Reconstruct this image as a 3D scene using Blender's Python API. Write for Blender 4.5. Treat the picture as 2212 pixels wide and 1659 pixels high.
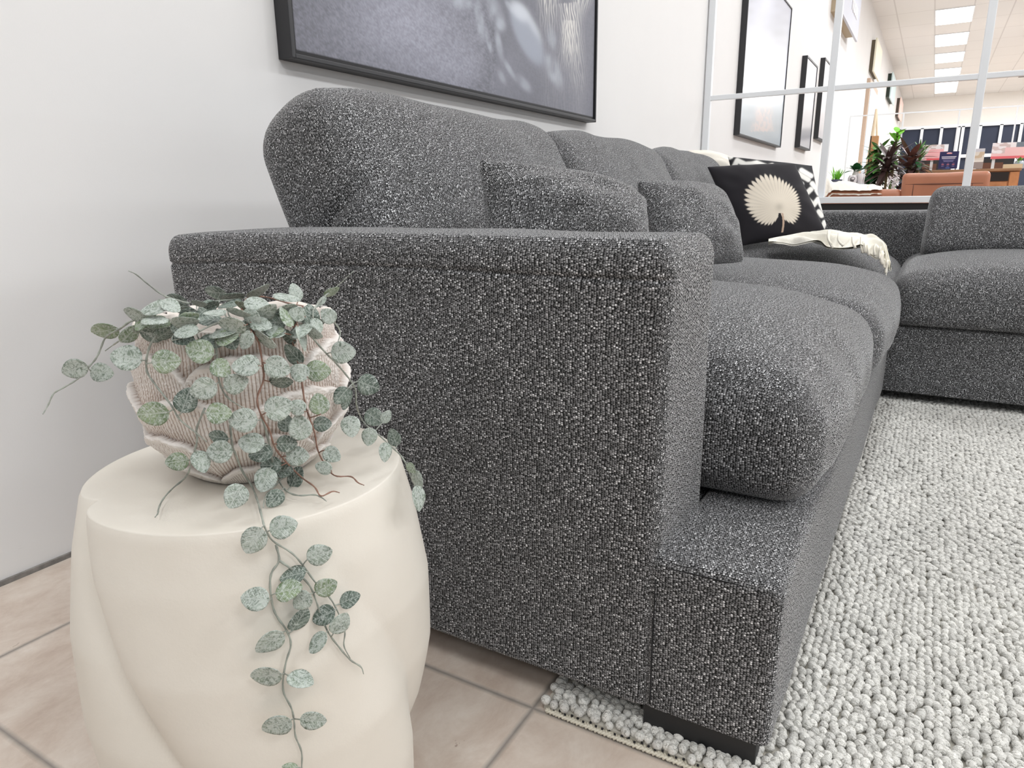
import bpy, math, random
import numpy as np
from mathutils import Vector, Matrix

random.seed(7); rng = np.random.default_rng(7)
scene = bpy.context.scene
col = scene.collection
for o in list(bpy.data.objects): bpy.data.objects.remove(o)

# ------------------------------------------------------------------ camera
# rows: world X (along the wall), Y (towards the wall), Z (up) in camera axes
R = np.array([[0.5054651467495433, 0.22719200245734614, -0.832399411004647],
              [-0.8627724525538303, 0.12039707855909515, -0.4910481021129025],
              [-0.011343744342638686, 0.9663789823324261, 0.25687152814283]])
FPX = 1500.0; CAM = np.array([0.0, 0.0, 0.72])
cam_d = bpy.data.cameras.new('camera'); cam = bpy.data.objects.new('camera', cam_d); col.objects.link(cam)
cam_d.sensor_width = 36.0; cam_d.lens = FPX / 2212 * 36.0; cam_d.clip_start = 0.02; cam_d.clip_end = 200
M4 = Matrix([list(R[0]) + [CAM[0]], list(R[1]) + [CAM[1]], list(R[2]) + [CAM[2]], [0, 0, 0, 1]])
cam.matrix_world = M4
scene.camera = cam

def ray(px, py): return R @ np.array([(px - 1106) / FPX, -(py - 829.5) / FPX, -1.0])
def on(px, py, ax, val):
    r = ray(px, py); return CAM + (val - CAM[ax]) / r[ax] * r
def proj(P):
    q = (np.asarray(P, float) - CAM) @ R
    return 1106 - FPX * q[..., 0] / q[..., 2], 829.5 + FPX * q[..., 1] / q[..., 2]

# ------------------------------------------------------------------ world, lights, exposure
world = bpy.data.worlds.new('world'); scene.world = world; world.use_nodes = True
world.node_tree.nodes['Background'].inputs[0].default_value = (0.93, 0.96, 1.0, 1)
world.node_tree.nodes['Background'].inputs[1].default_value = 0.30
def area(name, loc, rot, sx, sy, power, colr=(0.94, 0.972, 1)):
    l = bpy.data.lights.new(name, 'AREA'); l.shape = 'RECTANGLE'; l.size = sx; l.size_y = sy; l.energy = power; l.color = colr
    o = bpy.data.objects.new(name, l); col.objects.link(o); o.location = loc; o.rotation_euler = rot; return o
# the shop's ceiling panels over the display (rows 2.7 m apart, like those in view further on)
for yy, pw in ((0.1, 36), (-3.2, 80), (-6.5, 60)):
    for xx in (-3.6, -0.9, 1.8, 4.5, 7.2, 9.9, 12.6):
        area('ceiling_panel_lamp', (xx, yy, 4.30), (0, 0, 0), 1.4, 0.66, pw )
for xx in (16, 22, 28):
    area('ceiling_panel_lamp', (xx, -3.2, 4.30), (0, 0, 0), 4.5, 1.2, 520, (0.94, 0.972, 1.0))
# shop front daylight, to the right
area('shopfront_daylight', (3.5, -8.8, 1.8), (math.radians(90), 0, 0), 11, 2.8, 120, (0.94, 0.975, 1.0))
scene.view_settings.view_transform = 'Standard'; scene.view_settings.look = 'None'
scene.view_settings.exposure = -0.30; scene.view_settings.gamma = 1.0
scene.view_settings.use_curve_mapping = False

# ------------------------------------------------------------------ helpers
def s2l(c):
    c = np.asarray(c, float) / 255.0
    return np.where(c <= 0.04045, c / 12.92, ((c + 0.055) / 1.055) ** 2.4)
def rgba(r, g, b): return tuple(float(v) for v in s2l((r, g, b))) + (1.0,)
def tag(o, label=None, cat=None, group=None, kind=None):
    if label: o['label'] = label
    if cat: o['category'] = cat
    if group: o['group'] = group
    if kind: o['kind'] = kind
    return o
def thing(name, label, cat, loc=(0, 0, 0), group=None):
    o = bpy.data.objects.new(name, None); col.objects.link(o); o.location = loc
    o.empty_display_size = 0.05
    return tag(o, label, cat, group)
def link(name, me, parent=None, mat=None, at=None):
    o = bpy.data.objects.new(name, me); col.objects.link(o)
    if mat is not None and not me.materials: me.materials.append(mat)
    if parent is not None:
        o.parent = parent
        off = Vector((0, 0, 0)); p = parent
        while p is not None: off += Vector(p.location); p = p.parent
        o.matrix_parent_inverse = Matrix.Translation(-off)
    return o
def mesh_np(name, V, F, mat, parent=None, uv=None, colr=None, smooth=True):
    """V (n,3); F (m,k) faces of equal size or a list; uv (m*k,2) per loop; colr (n,3) linear per vertex"""
    me = bpy.data.meshes.new(name)
    V = np.asarray(V, np.float32)
    if isinstance(F, np.ndarray):
        m, k = F.shape
        me.vertices.add(len(V)); me.vertices.foreach_set('co', V.ravel())
        me.loops.add(m * k); me.loops.foreach_set('vertex_index', F.astype(np.int32).ravel())
        me.polygons.add(m)
        me.polygons.foreach_set('loop_start', (np.arange(m) * k).astype(np.int32))
        me.polygons.foreach_set('loop_total', np.full(m, k, np.int32))
        me.update(calc_edges=True)
    else:
        me.from_pydata([tuple(v) for v in V.tolist()], [], [tuple(int(i) for i in f) for f in F])
    me.polygons.foreach_set('use_smooth', np.full(len(me.polygons), smooth))
    if uv is not None:
        l = me.uv_layers.new(name='UVMap'); l.data.foreach_set('uv', np.asarray(uv, np.float32).ravel())
    if colr is not None:
        a = me.color_attributes.new('col', 'FLOAT_COLOR', 'POINT')
        c = np.ones((len(V), 4), np.float32); c[:, :3] = colr; a.data.foreach_set('color', c.ravel())
    me.validate(); me.update()
    me.materials.append(mat)
    return link(name, me, parent)
def grid_faces(nu, nv):
    i, j = np.meshgrid(np.arange(nu - 1), np.arange(nv - 1), indexing='ij')
    a = (i * nv + j).ravel()
    return np.stack([a, a + nv, a + nv + 1, a + 1], 1)
_lat = np.random.default_rng(3).random((32, 32, 32))
def vnoise(P):
    P = np.asarray(P, float); i = np.floor(P).astype(int); f = P - i; f = f * f * (3 - 2 * f)
    r = 0
    for dx in (0, 1):
        for dy in (0, 1):
            for dz in (0, 1):
                w = (f[..., 0] if dx else 1 - f[..., 0]) * (f[..., 1] if dy else 1 - f[..., 1]) * (f[..., 2] if dz else 1 - f[..., 2])
                r = r + w * _lat[(i[..., 0] + dx) % 32, (i[..., 1] + dy) % 32, (i[..., 2] + dz) % 32]
    return r * 2 - 1
def rbox_np(lo, hi, r, n=(12, 12, 12), extra=None, deform=None):
    """rounded box: six welded grids, uv in metres. returns V,F,uv"""
    lo = np.array(lo, float); hi = np.array(hi, float); r = np.minimum(np.array(r, float), (hi - lo) / 2 * 0.999) * np.ones(3)
    ticks = []
    for a in range(3):
        ang = np.linspace(0, math.pi / 2, 6)
        edge = lo[a] + r[a] * (1 - np.cos(ang)) * 0.999999
        t = np.concatenate([edge, np.linspace(lo[a] + r[a], hi[a] - r[a], n[a] + 1)[1:-1], (lo[a] + hi[a]) - edge[::-1]])
        if extra and extra[a]: t = np.sort(np.concatenate([t, extra[a]]))
        ticks.append(t)
    Vs, Fs, UV = [], [], []; base = 0
    for a in range(3):
        b, c = [(1, 2), (0, 2), (0, 1)][a]
        for side in (0, 1):
            B, C = np.meshgrid(ticks[b], ticks[c], indexing='ij')
            P = np.zeros(B.shape + (3,)); P[..., b] = B; P[..., c] = C; P[..., a] = hi[a] if side else lo[a]
            f = grid_faces(len(ticks[b]), len(ticks[c]))
            flip = (side == 0) ^ (a == 1)
            if flip: f = f[:, ::-1]
            P = P.reshape(-1, 3)
            uvv = np.stack([P[:, b], P[:, c]], 1)
            if a == 2: uvv = uvv  # top: u=x, v=y
            Vs.append(P); Fs.append(f + base); UV.append(uvv[f].reshape(-1, 2)); base += len(P)
    V = np.concatenate(Vs); F = np.concatenate(Fs); UV = np.concatenate(UV)
    inner = np.clip(V, lo + r, hi - r); d = (V - inner) / r; L = np.linalg.norm(d, axis=1, keepdims=True); L[L < 1e-9] = 1
    V = inner + d / L * r
    key = np.round(V * 1e6).astype(np.int64); _, idx, inv = np.unique(key, axis=0, return_index=True, return_inverse=True)
    V = V[idx]; F = inv.reshape(-1)[F]
    if deform is not None: V = deform(V)
    return V, F, UV
def rbox(name, lo, hi, r, mat, parent=None, n=(12, 12, 12), deform=None, extra=None, mtx=None):
    V, F, UV = rbox_np(lo, hi, r, n, extra, deform)
    if mtx is not None: V = V @ np.array(mtx.to_3x3()).T + np.array(mtx.translation)
    return mesh_np(name, V, F, mat, parent, uv=UV)
def box_np(lo, hi):
    x0, y0, z0 = lo; x1, y1, z1 = hi
    V = np.array([(x0, y0, z0), (x1, y0, z0), (x1, y1, z0), (x0, y1, z0), (x0, y0, z1), (x1, y0, z1), (x1, y1, z1), (x0, y1, z1)], float)
    F = np.array([(0, 3, 2, 1), (4, 5, 6, 7), (0, 1, 5, 4), (1, 2, 6, 5), (2, 3, 7, 6), (3, 0, 4, 7)])
    return V, F
def join_np(parts):
    Vs, Fs, b = [], [], 0
    for V, F in parts: Vs.append(V); Fs.append(F + b); b += len(V)
    return np.concatenate(Vs), np.concatenate(Fs)
def box(name, lo, hi, mat, parent=None, bevel=0.0):
    lo, hi = np.minimum(lo, hi), np.maximum(lo, hi)
    V, F = box_np(lo, hi); o = mesh_np(name, V, F, mat, parent, smooth=False)
    if bevel:
        m = o.modifiers.new('bevel', 'BEVEL'); m.width = bevel; m.segments = 2
    return o
def tube_np(pts, rad, n=8):
    pts = np.asarray(pts, float); m = len(pts); rad = np.broadcast_to(rad, (m,))
    T = np.gradient(pts, axis=0); T /= np.linalg.norm(T, axis=1, keepdims=True) + 1e-12
    up = np.array([0, 0, 1.0]) if abs(T[0][2]) < 0.9 else np.array([1.0, 0, 0])
    N = np.cross(up, T[0]); N /= np.linalg.norm(N)
    rings = []
    for i in range(m):
        N = N - T[i] * (N @ T[i]); N /= np.linalg.norm(N) + 1e-12; B = np.cross(T[i], N)
        a = np.linspace(0, 2 * np.pi, n, endpoint=False)
        rings.append(pts[i] + rad[i] * (np.cos(a)[:, None] * N + np.sin(a)[:, None] * B))
    V = np.concatenate(rings)
    F = [(i * n + j, i * n + (j + 1) % n, (i + 1) * n + (j + 1) % n, (i + 1) * n + j) for i in range(m - 1) for j in range(n)]
    c0 = len(V); V = np.concatenate([V, pts[:1], pts[-1:]])
    F += [(c0, (j + 1) % n, j, c0) for j in range(n)] + [(c0 + 1, (m - 1) * n + j, (m - 1) * n + (j + 1) % n, c0 + 1) for j in range(n)]
    return V, np.array(F)
def fix_tri(V, F):  # faces with a repeated last index become triangles
    return [tuple(f[:3]) if f[3] == f[0] else tuple(f) for f in F.tolist()]
def tubes(name, paths, mat, parent=None, n=8):
    V, F = join_np([tube_np(p, r, n) for p, r in paths]); return mesh_np(name, V, fix_tri(V, F), mat, parent)
def smooth_path(pts, k=6):
    P = np.asarray(pts, float); P = np.concatenate([2 * P[:1] - P[1:2], P, 2 * P[-1:] - P[-2:-1]]); out = []
    for i in range(1, len(P) - 2):
        for t in np.linspace(0, 1, k, endpoint=False):
            a, b, c, d = P[i - 1], P[i], P[i + 1], P[i + 2]
            out.append(0.5 * (2 * b + (c - a) * t + (2 * a - 5 * b + 4 * c - d) * t * t + (3 * b - a - 3 * c + d) * t ** 3))
    out.append(P[-2]); return np.array(out)
def lathe_np(prof, n=32, c=(0, 0, 0)):
    a = np.linspace(0, 2 * np.pi, n, endpoint=False); V = []
    for r, z in prof: V.append(np.stack([c[0] + r * np.cos(a), c[1] + r * np.sin(a), np.full(n, c[2] + z)], 1))
    V = np.concatenate(V)
    F = np.array([(i * n + j, i * n + (j + 1) % n, (i + 1) * n + (j + 1) % n, (i + 1) * n + j) for i in range(len(prof) - 1) for j in range(n)])
    return V, F

# ------------------------------------------------------------------ materials
class NT:
    def __init__(s, name):
        s.m = bpy.data.materials.new(name); s.m.use_nodes = True; s.t = s.m.node_tree; s.b = s.t.nodes['Principled BSDF']
    def n(s, typ, **kw):
        nd = s.t.nodes.new(typ)
        for k, v in kw.items():
            if k.startswith('i_'): nd.inputs[k[2:].replace('_', ' ')].default_value = v
            elif k[0] == 'p' and k[1:].isdigit(): nd.inputs[int(k[1:])].default_value = v
            else: setattr(nd, k, v)
        return nd
    def l(s, a, b): s.t.links.new(a, b)
    def math(s, op, a, b=None, c=None):
        nd = s.n('ShaderNodeMath', operation=op)
        for i, v in enumerate((a, b, c)):
            if v is None: continue
            if isinstance(v, (int, float)): nd.inputs[i].default_value = v
            else: s.l(v, nd.inputs[i])
        return nd.outputs[0]
    def mix(s, f, a, b, typ='MIX'):
        nd = s.n('ShaderNodeMix', data_type='RGBA', blend_type=typ)
        for i, v in ((0, f), (6, a), (7, b)):
            if isinstance(v, (int, float)): nd.inputs[i].default_value = v
            elif isinstance(v, tuple): nd.inputs[i].default_value = v
            else: s.l(v, nd.inputs[i])
        return nd.outputs[2]
    def ramp(s, f, stops, interp='LINEAR'):
        nd = s.n('ShaderNodeValToRGB'); e = nd.color_ramp; e.interpolation = interp
        while len(e.elements) < len(stops): e.elements.new(0.5)
        for el, (p, c) in zip(e.elements, stops): el.position = p; el.color = c if isinstance(c, tuple) else (c, c, c, 1)
        s.l(f, nd.inputs[0]); return nd.outputs[0]
    def bump(s, h, strength=0.3, dist=0.002):
        b = s.n('ShaderNodeBump'); b.inputs['Strength'].default_value = strength; b.inputs['Distance'].default_value = dist
        s.l(h, b.inputs['Height']); s.l(b.outputs[0], s.b.inputs['Normal'])
    def col(s, c): s.l(c, s.b.inputs['Base Color'])
def plain(name, c, rough=0.6, metal=0.0, spec=0.5, noise=0.0, nscale=20.0, bump=0.0, bscale=60.0, **kw):
    t = NT(name); t.b.inputs['Base Color'].default_value = c; t.b.inputs['Roughness'].default_value = rough
    t.b.inputs['Metallic'].default_value = metal; t.b.inputs['Specular IOR Level'].default_value = spec
    tc = t.n('ShaderNodeTexCoord')
    if noise:
        nz = t.n('ShaderNodeTexNoise', i_Scale=nscale, i_Detail=4.0); t.l(tc.outputs['Object'], nz.inputs['Vector'])
        d = tuple(v * (1 - noise) for v in c[:3]) + (1,); u = tuple(min(1, v * (1 + noise)) for v in c[:3]) + (1,)
        t.col(t.ramp(nz.outputs[0], [(0.3, d), (0.7, u)]))
    if bump:
        nb = t.n('ShaderNodeTexNoise', i_Scale=bscale, i_Detail=5.0); t.l(tc.outputs['Object'], nb.inputs['Vector']); t.bump(nb.outputs[0], bump, 0.002)
    return t.m
def attr_mat(name, rough=0.6, spec=0.4, bump=0.0, bscale=200, sheen=0.0, coat=0.0):
    t = NT(name); a = t.n('ShaderNodeAttribute', attribute_name='col'); t.col(a.outputs['Color'])
    t.b.inputs['Roughness'].default_value = rough; t.b.inputs['Specular IOR Level'].default_value = spec
    t.b.inputs['Sheen Weight'].default_value = sheen; t.b.inputs['Coat Weight'].default_value = coat
    if bump:
        tc = t.n('ShaderNodeTexCoord'); nb = t.n('ShaderNodeTexNoise', i_Scale=bscale, i_Detail=4.0); t.l(tc.outputs['Object'], nb.inputs['Vector']); t.bump(nb.outputs[0], bump, 0.002)
    return t.m
def tweed(name, gain=1.0, tint=(1, 1, 1.02), sheen=1.0):
    """chenille weave: columns of small beads, gaps between them darkened for core yarn and recess shade, light flecks"""
    t = NT(name); tc = t.n('ShaderNodeTexCoord'); sp = t.n('ShaderNodeSeparateXYZ')
    wn = t.n('ShaderNodeTexNoise', i_Scale=45.0, i_Detail=1.0); t.l(tc.outputs['UV'], wn.inputs['Vector'])
    wob = t.math('MULTIPLY', t.math('SUBTRACT', wn.outputs[0], 0.5), 0.9)
    t.l(tc.outputs['UV'], sp.inputs[0])
    u = t.math('ADD', t.math('MULTIPLY', sp.outputs[0], 292.0), wob)
    par = t.math('MULTIPLY', t.math('FLOORED_MODULO', t.math('FLOOR', u), 2.0), 0.5)
    v = t.math('ADD', t.math('MULTIPLY', sp.outputs[1], 335.0), par)
    cb = t.n('ShaderNodeCombineXYZ'); t.l(u, cb.inputs[0]); t.l(v, cb.inputs[1])
    vo = t.n('ShaderNodeTexVoronoi', voronoi_dimensions='2D', feature='F1', i_Scale=1.0, i_Randomness=0.55); t.l(cb.outputs[0], vo.inputs['Vector'])
    hs = t.n('ShaderNodeSeparateColor'); t.l(vo.outputs['Color'], hs.inputs[0])
    g = gain
    c = lambda v: (v * g * tint[0], v * g * tint[1], v * g * tint[2], 1)
    base = t.ramp(hs.outputs[0], [(0.0, c(0.085)), (0.45, c(0.18)), (0.8, c(0.29)), (0.93, c(0.44)), (1.0, c(0.76))])
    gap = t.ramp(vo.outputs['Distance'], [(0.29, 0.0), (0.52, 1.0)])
    t.col(t.mix(gap, base, c(0.010)))  # near-black gaps: core yarn plus shade between the beads, put into the colour
    h = t.math('SUBTRACT', 1.0, t.math('MULTIPLY', vo.outputs['Distance'], vo.outputs['Distance']))
    h = t.math('ADD', h, t.math('MULTIPLY', hs.outputs[1], 0.25))
    t.bump(h, 0.9, 0.0016)
    t.b.inputs['Roughness'].default_value = 0.85; t.b.inputs['Specular IOR Level'].default_value = 0.25
    t.l(t.math('MULTIPLY', t.math('SUBTRACT', 1.0, gap), sheen), t.b.inputs['Sheen Weight']); t.b.inputs['Sheen Roughness'].default_value = 0.35
    return t.m

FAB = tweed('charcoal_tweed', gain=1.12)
SEAM = plain('dark_seam_thread', (0.008, 0.008, 0.009, 1), 0.9)
BLACK_WOOD = plain('black_stained_foot', (0.012, 0.012, 0.013, 1), 0.5, bump=0.1)
WHITE_METAL = plain('white_powder_coat', rgba(226, 229, 232), 0.35)

def wall_material(name, c):
    t = NT(name); tc = t.n('ShaderNodeTexCoord')
    n1 = t.n('ShaderNodeTexNoise', i_Scale=1.3, i_Detail=5.0, i_Roughness=0.6); t.l(tc.outputs['Object'], n1.inputs['Vector'])
    base = t.ramp(n1.outputs[0], [(0.3, tuple(v * 0.97 for v in c[:3]) + (1,)), (0.7, c)])
    mp = t.n('ShaderNodeMapping'); mp.inputs['Scale'].default_value = (2.2, 1, 9.0); t.l(tc.outputs['Object'], mp.inputs[0])
    n2 = t.n('ShaderNodeTexNoise', i_Scale=2.6, i_Detail=3.0, i_Roughness=0.7); t.l(mp.outputs[0], n2.inputs['Vector'])
    sc = t.ramp(n2.outputs[0], [(0.70, 0.0), (0.80, 0.35)])
    sp = t.n('ShaderNodeSeparateXYZ'); t.l(tc.outputs['Object'], sp.inputs[0])
    low = t.ramp(sp.outputs[2], [(0.35, 1.0), (0.62, 0.0)])
    t.col(t.mix(t.math('MULTIPLY', sc, low), base, rgba(150, 146, 142)))
    t.b.inputs['Roughness'].default_value = 0.75
    nb = t.n('ShaderNodeTexNoise', i_Scale=380.0, i_Detail=2.0); t.l(tc.outputs['Object'], nb.inputs['Vector']); t.bump(nb.outputs[0], 0.08, 0.001)
    return t.m
WALL = wall_material('painted_wall', rgba(230, 229, 228))

def tile_material():
    t = NT('travertine_look_tiles'); tc = t.n('ShaderNodeTexCoord'); sp = t.n('ShaderNodeSeparateXYZ'); t.l(tc.outputs['Object'], sp.inputs[0])
    P = 0.4107
    def axis(o, off):
        a = t.math('DIVIDE', t.math('SUBTRACT', o, off), P); f = t.math('FRACT', a)
        d = t.math('MULTIPLY', t.math('MINIMUM', f, t.math('SUBTRACT', 1.0, f)), P); return t.math('FLOOR', a), d
    ix, dx = axis(sp.outputs[0], 0.754 - P * 10); iy, dy = axis(sp.outputs[1], 0.4155 - 0.4176 * 20 + 0.138)
    n0 = t.n('ShaderNodeTexNoise', i_Scale=60.0, i_Detail=3.0); t.l(tc.outputs['Object'], n0.inputs['Vector'])
    d = t.math('ADD', t.math('MINIMUM', dx, dy), t.math('MULTIPLY', t.math('SUBTRACT', n0.outputs[0], 0.5), 0.0022))
    grout = t.ramp(d, [(0.0030, 1.0), (0.0045, 0.0)])
    cb = t.n('ShaderNodeCombineXYZ'); t.l(ix, cb.inputs[0]); t.l(iy, cb.inputs[1])
    wn = t.n('ShaderNodeTexWhiteNoise', noise_dimensions='3D'); t.l(cb.outputs[0], wn.inputs['Vector'])
    off = t.n('ShaderNodeVectorMath', operation='MULTIPLY_ADD'); t.l(wn.outputs['Color'], off.inputs[0]); off.inputs[1].default_value = (9, 9, 9); t.l(tc.outputs['Object'], off.inputs[2])
    mp = t.n('ShaderNodeMapping'); mp.inputs['Scale'].default_value = (1.0, 1.5, 1); mp.inputs['Rotation'].default_value = (0, 0, 0.5); t.l(off.outputs[0], mp.inputs[0])
    n1 = t.n('ShaderNodeTexNoise', i_Scale=9.0, i_Detail=9.0, i_Roughness=0.68, i_Distortion=0.3); t.l(mp.outputs[0], n1.inputs['Vector'])
    c1 = t.ramp(n1.outputs[0], [(0.28, rgba(184, 166, 152)), (0.45, rgba(202, 187, 174)), (0.6, rgba(214, 202, 190)), (0.78, rgba(226, 218, 209))])
    n2 = t.n('ShaderNodeTexNoise', i_Scale=24.0, i_Detail=8.0, i_Roughness=0.72); t.l(mp.outputs[0], n2.inputs['Vector'])
    pit = t.ramp(n2.outputs[0], [(0.28, 0.75), (0.325, 0.0)])
    n3 = t.n('ShaderNodeTexNoise', i_Scale=130.0, i_Detail=3.0); t.l(tc.outputs['Object'], n3.inputs['Vector'])
    c2 = t.mix(t.math('MULTIPLY', n3.outputs[0], 0.12), c1, rgba(150, 120, 100))
    c3 = t.mix(pit, c2, rgba(122, 92, 74))
    t.col(t.mix(grout, c3, rgba(138, 132, 126)))
    t.l(t.ramp(grout, [(0, 0.38), (1, 0.9)]), t.b.inputs['Roughness'])
    h = t.math('SUBTRACT', t.math('MULTIPLY', n2.outputs[0], 0.3), t.math('MULTIPLY', grout, 1.0)); t.bump(h, 0.35, 0.003)
    return t.m
TILE = tile_material()

# ------------------------------------------------------------------ room shell
W = 1.486; CEIL = 4.35; XF = 33.0
def struct(o): o['kind'] = 'structure'; return o
struct(box('floor', (-5, -9, -0.05), (XF, W, 0.0), TILE))
struct(box('wall_left', (-5, W, -0.05), (XF + .2, W + 0.15, CEIL + .2), WALL))
struct(box('wall_far', (XF, -9, 0), (XF + 0.15, W, CEIL + .2), plain('far_cream_wall', rgba(248, 245, 240), 0.7)))
def ceiling_material():
    t = NT('ceiling_tiles'); tc = t.n('ShaderNodeTexCoord'); sp = t.n('ShaderNodeSeparateXYZ'); t.l(tc.outputs['Object'], sp.inputs[0])
    def axis(o, off, P):
        a = t.math('DIVIDE', t.math('SUBTRACT', o, off), P); f = t.math('FRACT', a)
        return t.math('MULTIPLY', t.math('MINIMUM', f, t.math('SUBTRACT', 1.0, f)), P)
    d = t.math('MINIMUM', axis(sp.outputs[0], 17.83 - 30 * 1.333, 1.333), axis(sp.outputs[1], 0.43 - 0.68 * 20, 0.68))
    g = t.ramp(d, [(0.008, 1.0), (0.016, 0.0)])
    t.col(t.mix(g, rgba(226, 224, 222), rgba(206, 203, 201))); t.b.inputs['Roughness'].default_value = 0.9
    nb = t.n('ShaderNodeTexNoise', i_Scale=60.0, i_Detail=4.0); t.l(tc.outputs['Object'], nb.inputs['Vector']); t.bump(nb.outputs[0], 0.1, 0.004)
    return t.m
struct(box('ceiling', (-5, -9, CEIL), (XF, W, CEIL + 0.1), ceiling_material()))
struct(box('trim_1', (-5, W - 0.006, 0.0), (XF, W, 0.010), plain('grey_sealant_joint', rgba(128, 124, 120), 0.9, noise=0.3, nscale=60)))

# ceiling lights in view
def emit(name, c, s):
    t = NT(name); t.b.inputs['Emission Color'].default_value = c; t.b.inputs['Emission Strength'].default_value = s; t.b.inputs['Base Color'].default_value = c; return t.m
EM = emit('lit_diffuser', (1, 0.98, 0.95, 1), 5.0)
for i, (xa, xb) in enumerate([(17.85, 19.35), (20.5, 22.05), (23.15, 24.7), (25.9, 27.3), (28.55, 31.8)]):
    where = ['nearest', 'second', 'third', 'fourth', 'farthest and longest'][i]
    t_ = thing('ceiling_light', f'{where} of the five lit ceiling panel lights in the row', 'ceiling light', ((xa + xb) / 2, 0.08, CEIL), 'row of ceiling panel lights')
    rbox('diffuser', (xa + .02, -0.25, CEIL - 0.02), (xb - .02, 0.41, CEIL - 0.006), 0.006, EM, t_, n=(2, 2, 2))
    parts = [box_np((xa, -0.27, CEIL - 0.016), (xb, -0.25, CEIL)), box_np((xa, 0.41, CEIL - 0.016), (xb, 0.43, CEIL)), box_np((xa, -0.25, CEIL - 0.016), (xa + .02, 0.41, CEIL)), box_np((xb - .02, -0.25, CEIL - 0.016), (xb, 0.41, CEIL))]
    V, F = join_np(parts); mesh_np('frame', V, F, WHITE_METAL, t_, smooth=False)
V, F = join_np([box_np((28.6 + .12 * k, -2.6, CEIL - 0.02), (28.66 + .12 * k, -1.9, CEIL)) for k in range(5)] )
tag(mesh_np('ceiling_vent', V, F, plain('vent_grey', rgba(120, 118, 116), 0.6), smooth=False), 'small slotted grey air vent in the ceiling near the back wall', 'vent')

# ------------------------------------------------------------------ rug
def ico(sub):
    import bmesh
    bm = bmesh.new(); bmesh.ops.create_icosphere(bm, subdivisions=sub, radius=1.0); bm.verts.ensure_lookup_table()
    V = np.array([v.co[:] for v in bm.verts]); F = np.array([[v.index for v in f.verts] for f in bm.faces]); bm.free(); return V, F
RX0, RY0, RX1, RY1 = 0.757, 0.405, 3.3, -2.1
rug = thing('rug', 'pale grey chunky loop pile wool rug lying under the sofa on the tiled floor', 'rug', (2.0, -0.8, 0))
box('backing', (RX0 + .004, RY1, 0.0), (RX1, RY0 - .004, 0.009), plain('woven_jute_backing', rgba(190, 186, 176), 0.95), rug)
def yarn_mat():
    t = NT('wool_loop_yarn'); a = t.n('ShaderNodeAttribute', attribute_name='col'); tc = t.n('ShaderNodeTexCoord')
    n = t.n('ShaderNodeTexNoise', i_Scale=150.0, i_Detail=1.5, i_Distortion=0.8); t.l(tc.outputs['Object'], n.inputs['Vector'])
    f = t.ramp(t.math('ABSOLUTE', t.math('SUBTRACT', n.outputs[0], 0.5)), [(0.010, 0.75), (0.028, 0.0)])
    t.col(t.mix(f, a.outputs['Color'], rgba(142, 140, 132)))
    wv = t.n('ShaderNodeTexWave', i_Scale=90.0, i_Distortion=14.0, i_Detail=3.0); t.l(tc.outputs['Object'], wv.inputs['Vector'])
    t.bump(wv.outputs[1], 0.45, 0.002); t.b.inputs['Roughness'].default_value = 0.95; t.b.inputs['Sheen Weight'].default_value = 0.2
    t.b.inputs['Specular IOR Level'].default_value = 0.15
    return t.m
YARN = yarn_mat()
def loops(x0, x1, y0, y1, px, py, sub, zc=0.0135, fat=1.0):
    Vb, Fb = ico(sub)
    xs = np.arange(x0, x1, px); ys = np.arange(y1, y0, py)
    X, Y = np.meshgrid(xs, ys, indexing='ij'); X = X + (np.arange(len(ys)) % 2)[None, :] * px * 0.5
    C = np.stack([X.ravel(), Y.ravel()], 1); C += rng.normal(0, 0.0019, C.shape)
    keep = ~((C[:, 0] > 1.0) & (C[:, 1] > 0.2)) & (C[:, 0] < RX1 - .004) & (C[:, 1] < RY0 - .003)
    keep &= (C[:, 1] > -0.62 - 0.0 * C[:, 0]) | (C[:, 0] < 3.4)
    C = C[keep]; m = len(C)
    z = zc + rng.normal(0, 0.0012, m) + 0.0025 * vnoise(np.concatenate([C * 6, np.zeros((m, 1))], 1))
    rad = np.stack([px * rng.uniform(0.50, 0.68, m), py * rng.uniform(0.52, 0.70, m), rng.uniform(0.0058, 0.0080, m)], 1) * np.array([fat, fat, 1 / fat])
    ang = rng.uniform(-0.7, 0.7, m) + 0.5; ca, sa = np.cos(ang), np.sin(ang)
    L = Vb[None] * rad[:, None]
    Vx = L[..., 0] * ca[:, None] - L[..., 1] * sa[:, None]; Vy = L[..., 0] * sa[:, None] + L[..., 1] * ca[:, None]
    Vz = L[..., 2]
    V = np.stack([Vx + C[:, 0:1], Vy + C[:, 1:2], Vz + z[:, None]], 2).reshape(-1, 3)
    F = (Fb[None] + (np.arange(m) * len(Vb))[:, None, None]).reshape(-1, 3)
    tone = np.clip(rng.normal(0.0, 1, m), -2, 2)
    patch = vnoise(np.concatenate([C * np.array([5, 9]), np.full((m, 1), .3)], 1))
    s = 213 + 8 * tone + 7 * patch
    c = np.stack([s2l(s), s2l(s * 0.993), s2l(s * 0.968)], 1)
    return V, F, np.repeat(c, len(Vb), 0)
A = [loops(RX0 + .006, 1.45, RY0, -1.0, 0.0125, 0.0112, 2), loops(1.45, 2.95, RY0, -1.3, 0.0125, 0.0112, 1, 0.0135, 1.25)]
Vs = np.concatenate([a[0] for a in A]); F2 = np.concatenate([A[0][1], A[1][1] + len(A[0][0])]); Cs = np.concatenate([a[2] for a in A])
lp = mesh_np('loop_pile', Vs, F2, YARN, rug, colr=Cs); lp['kind'] = 'stuff'
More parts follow.
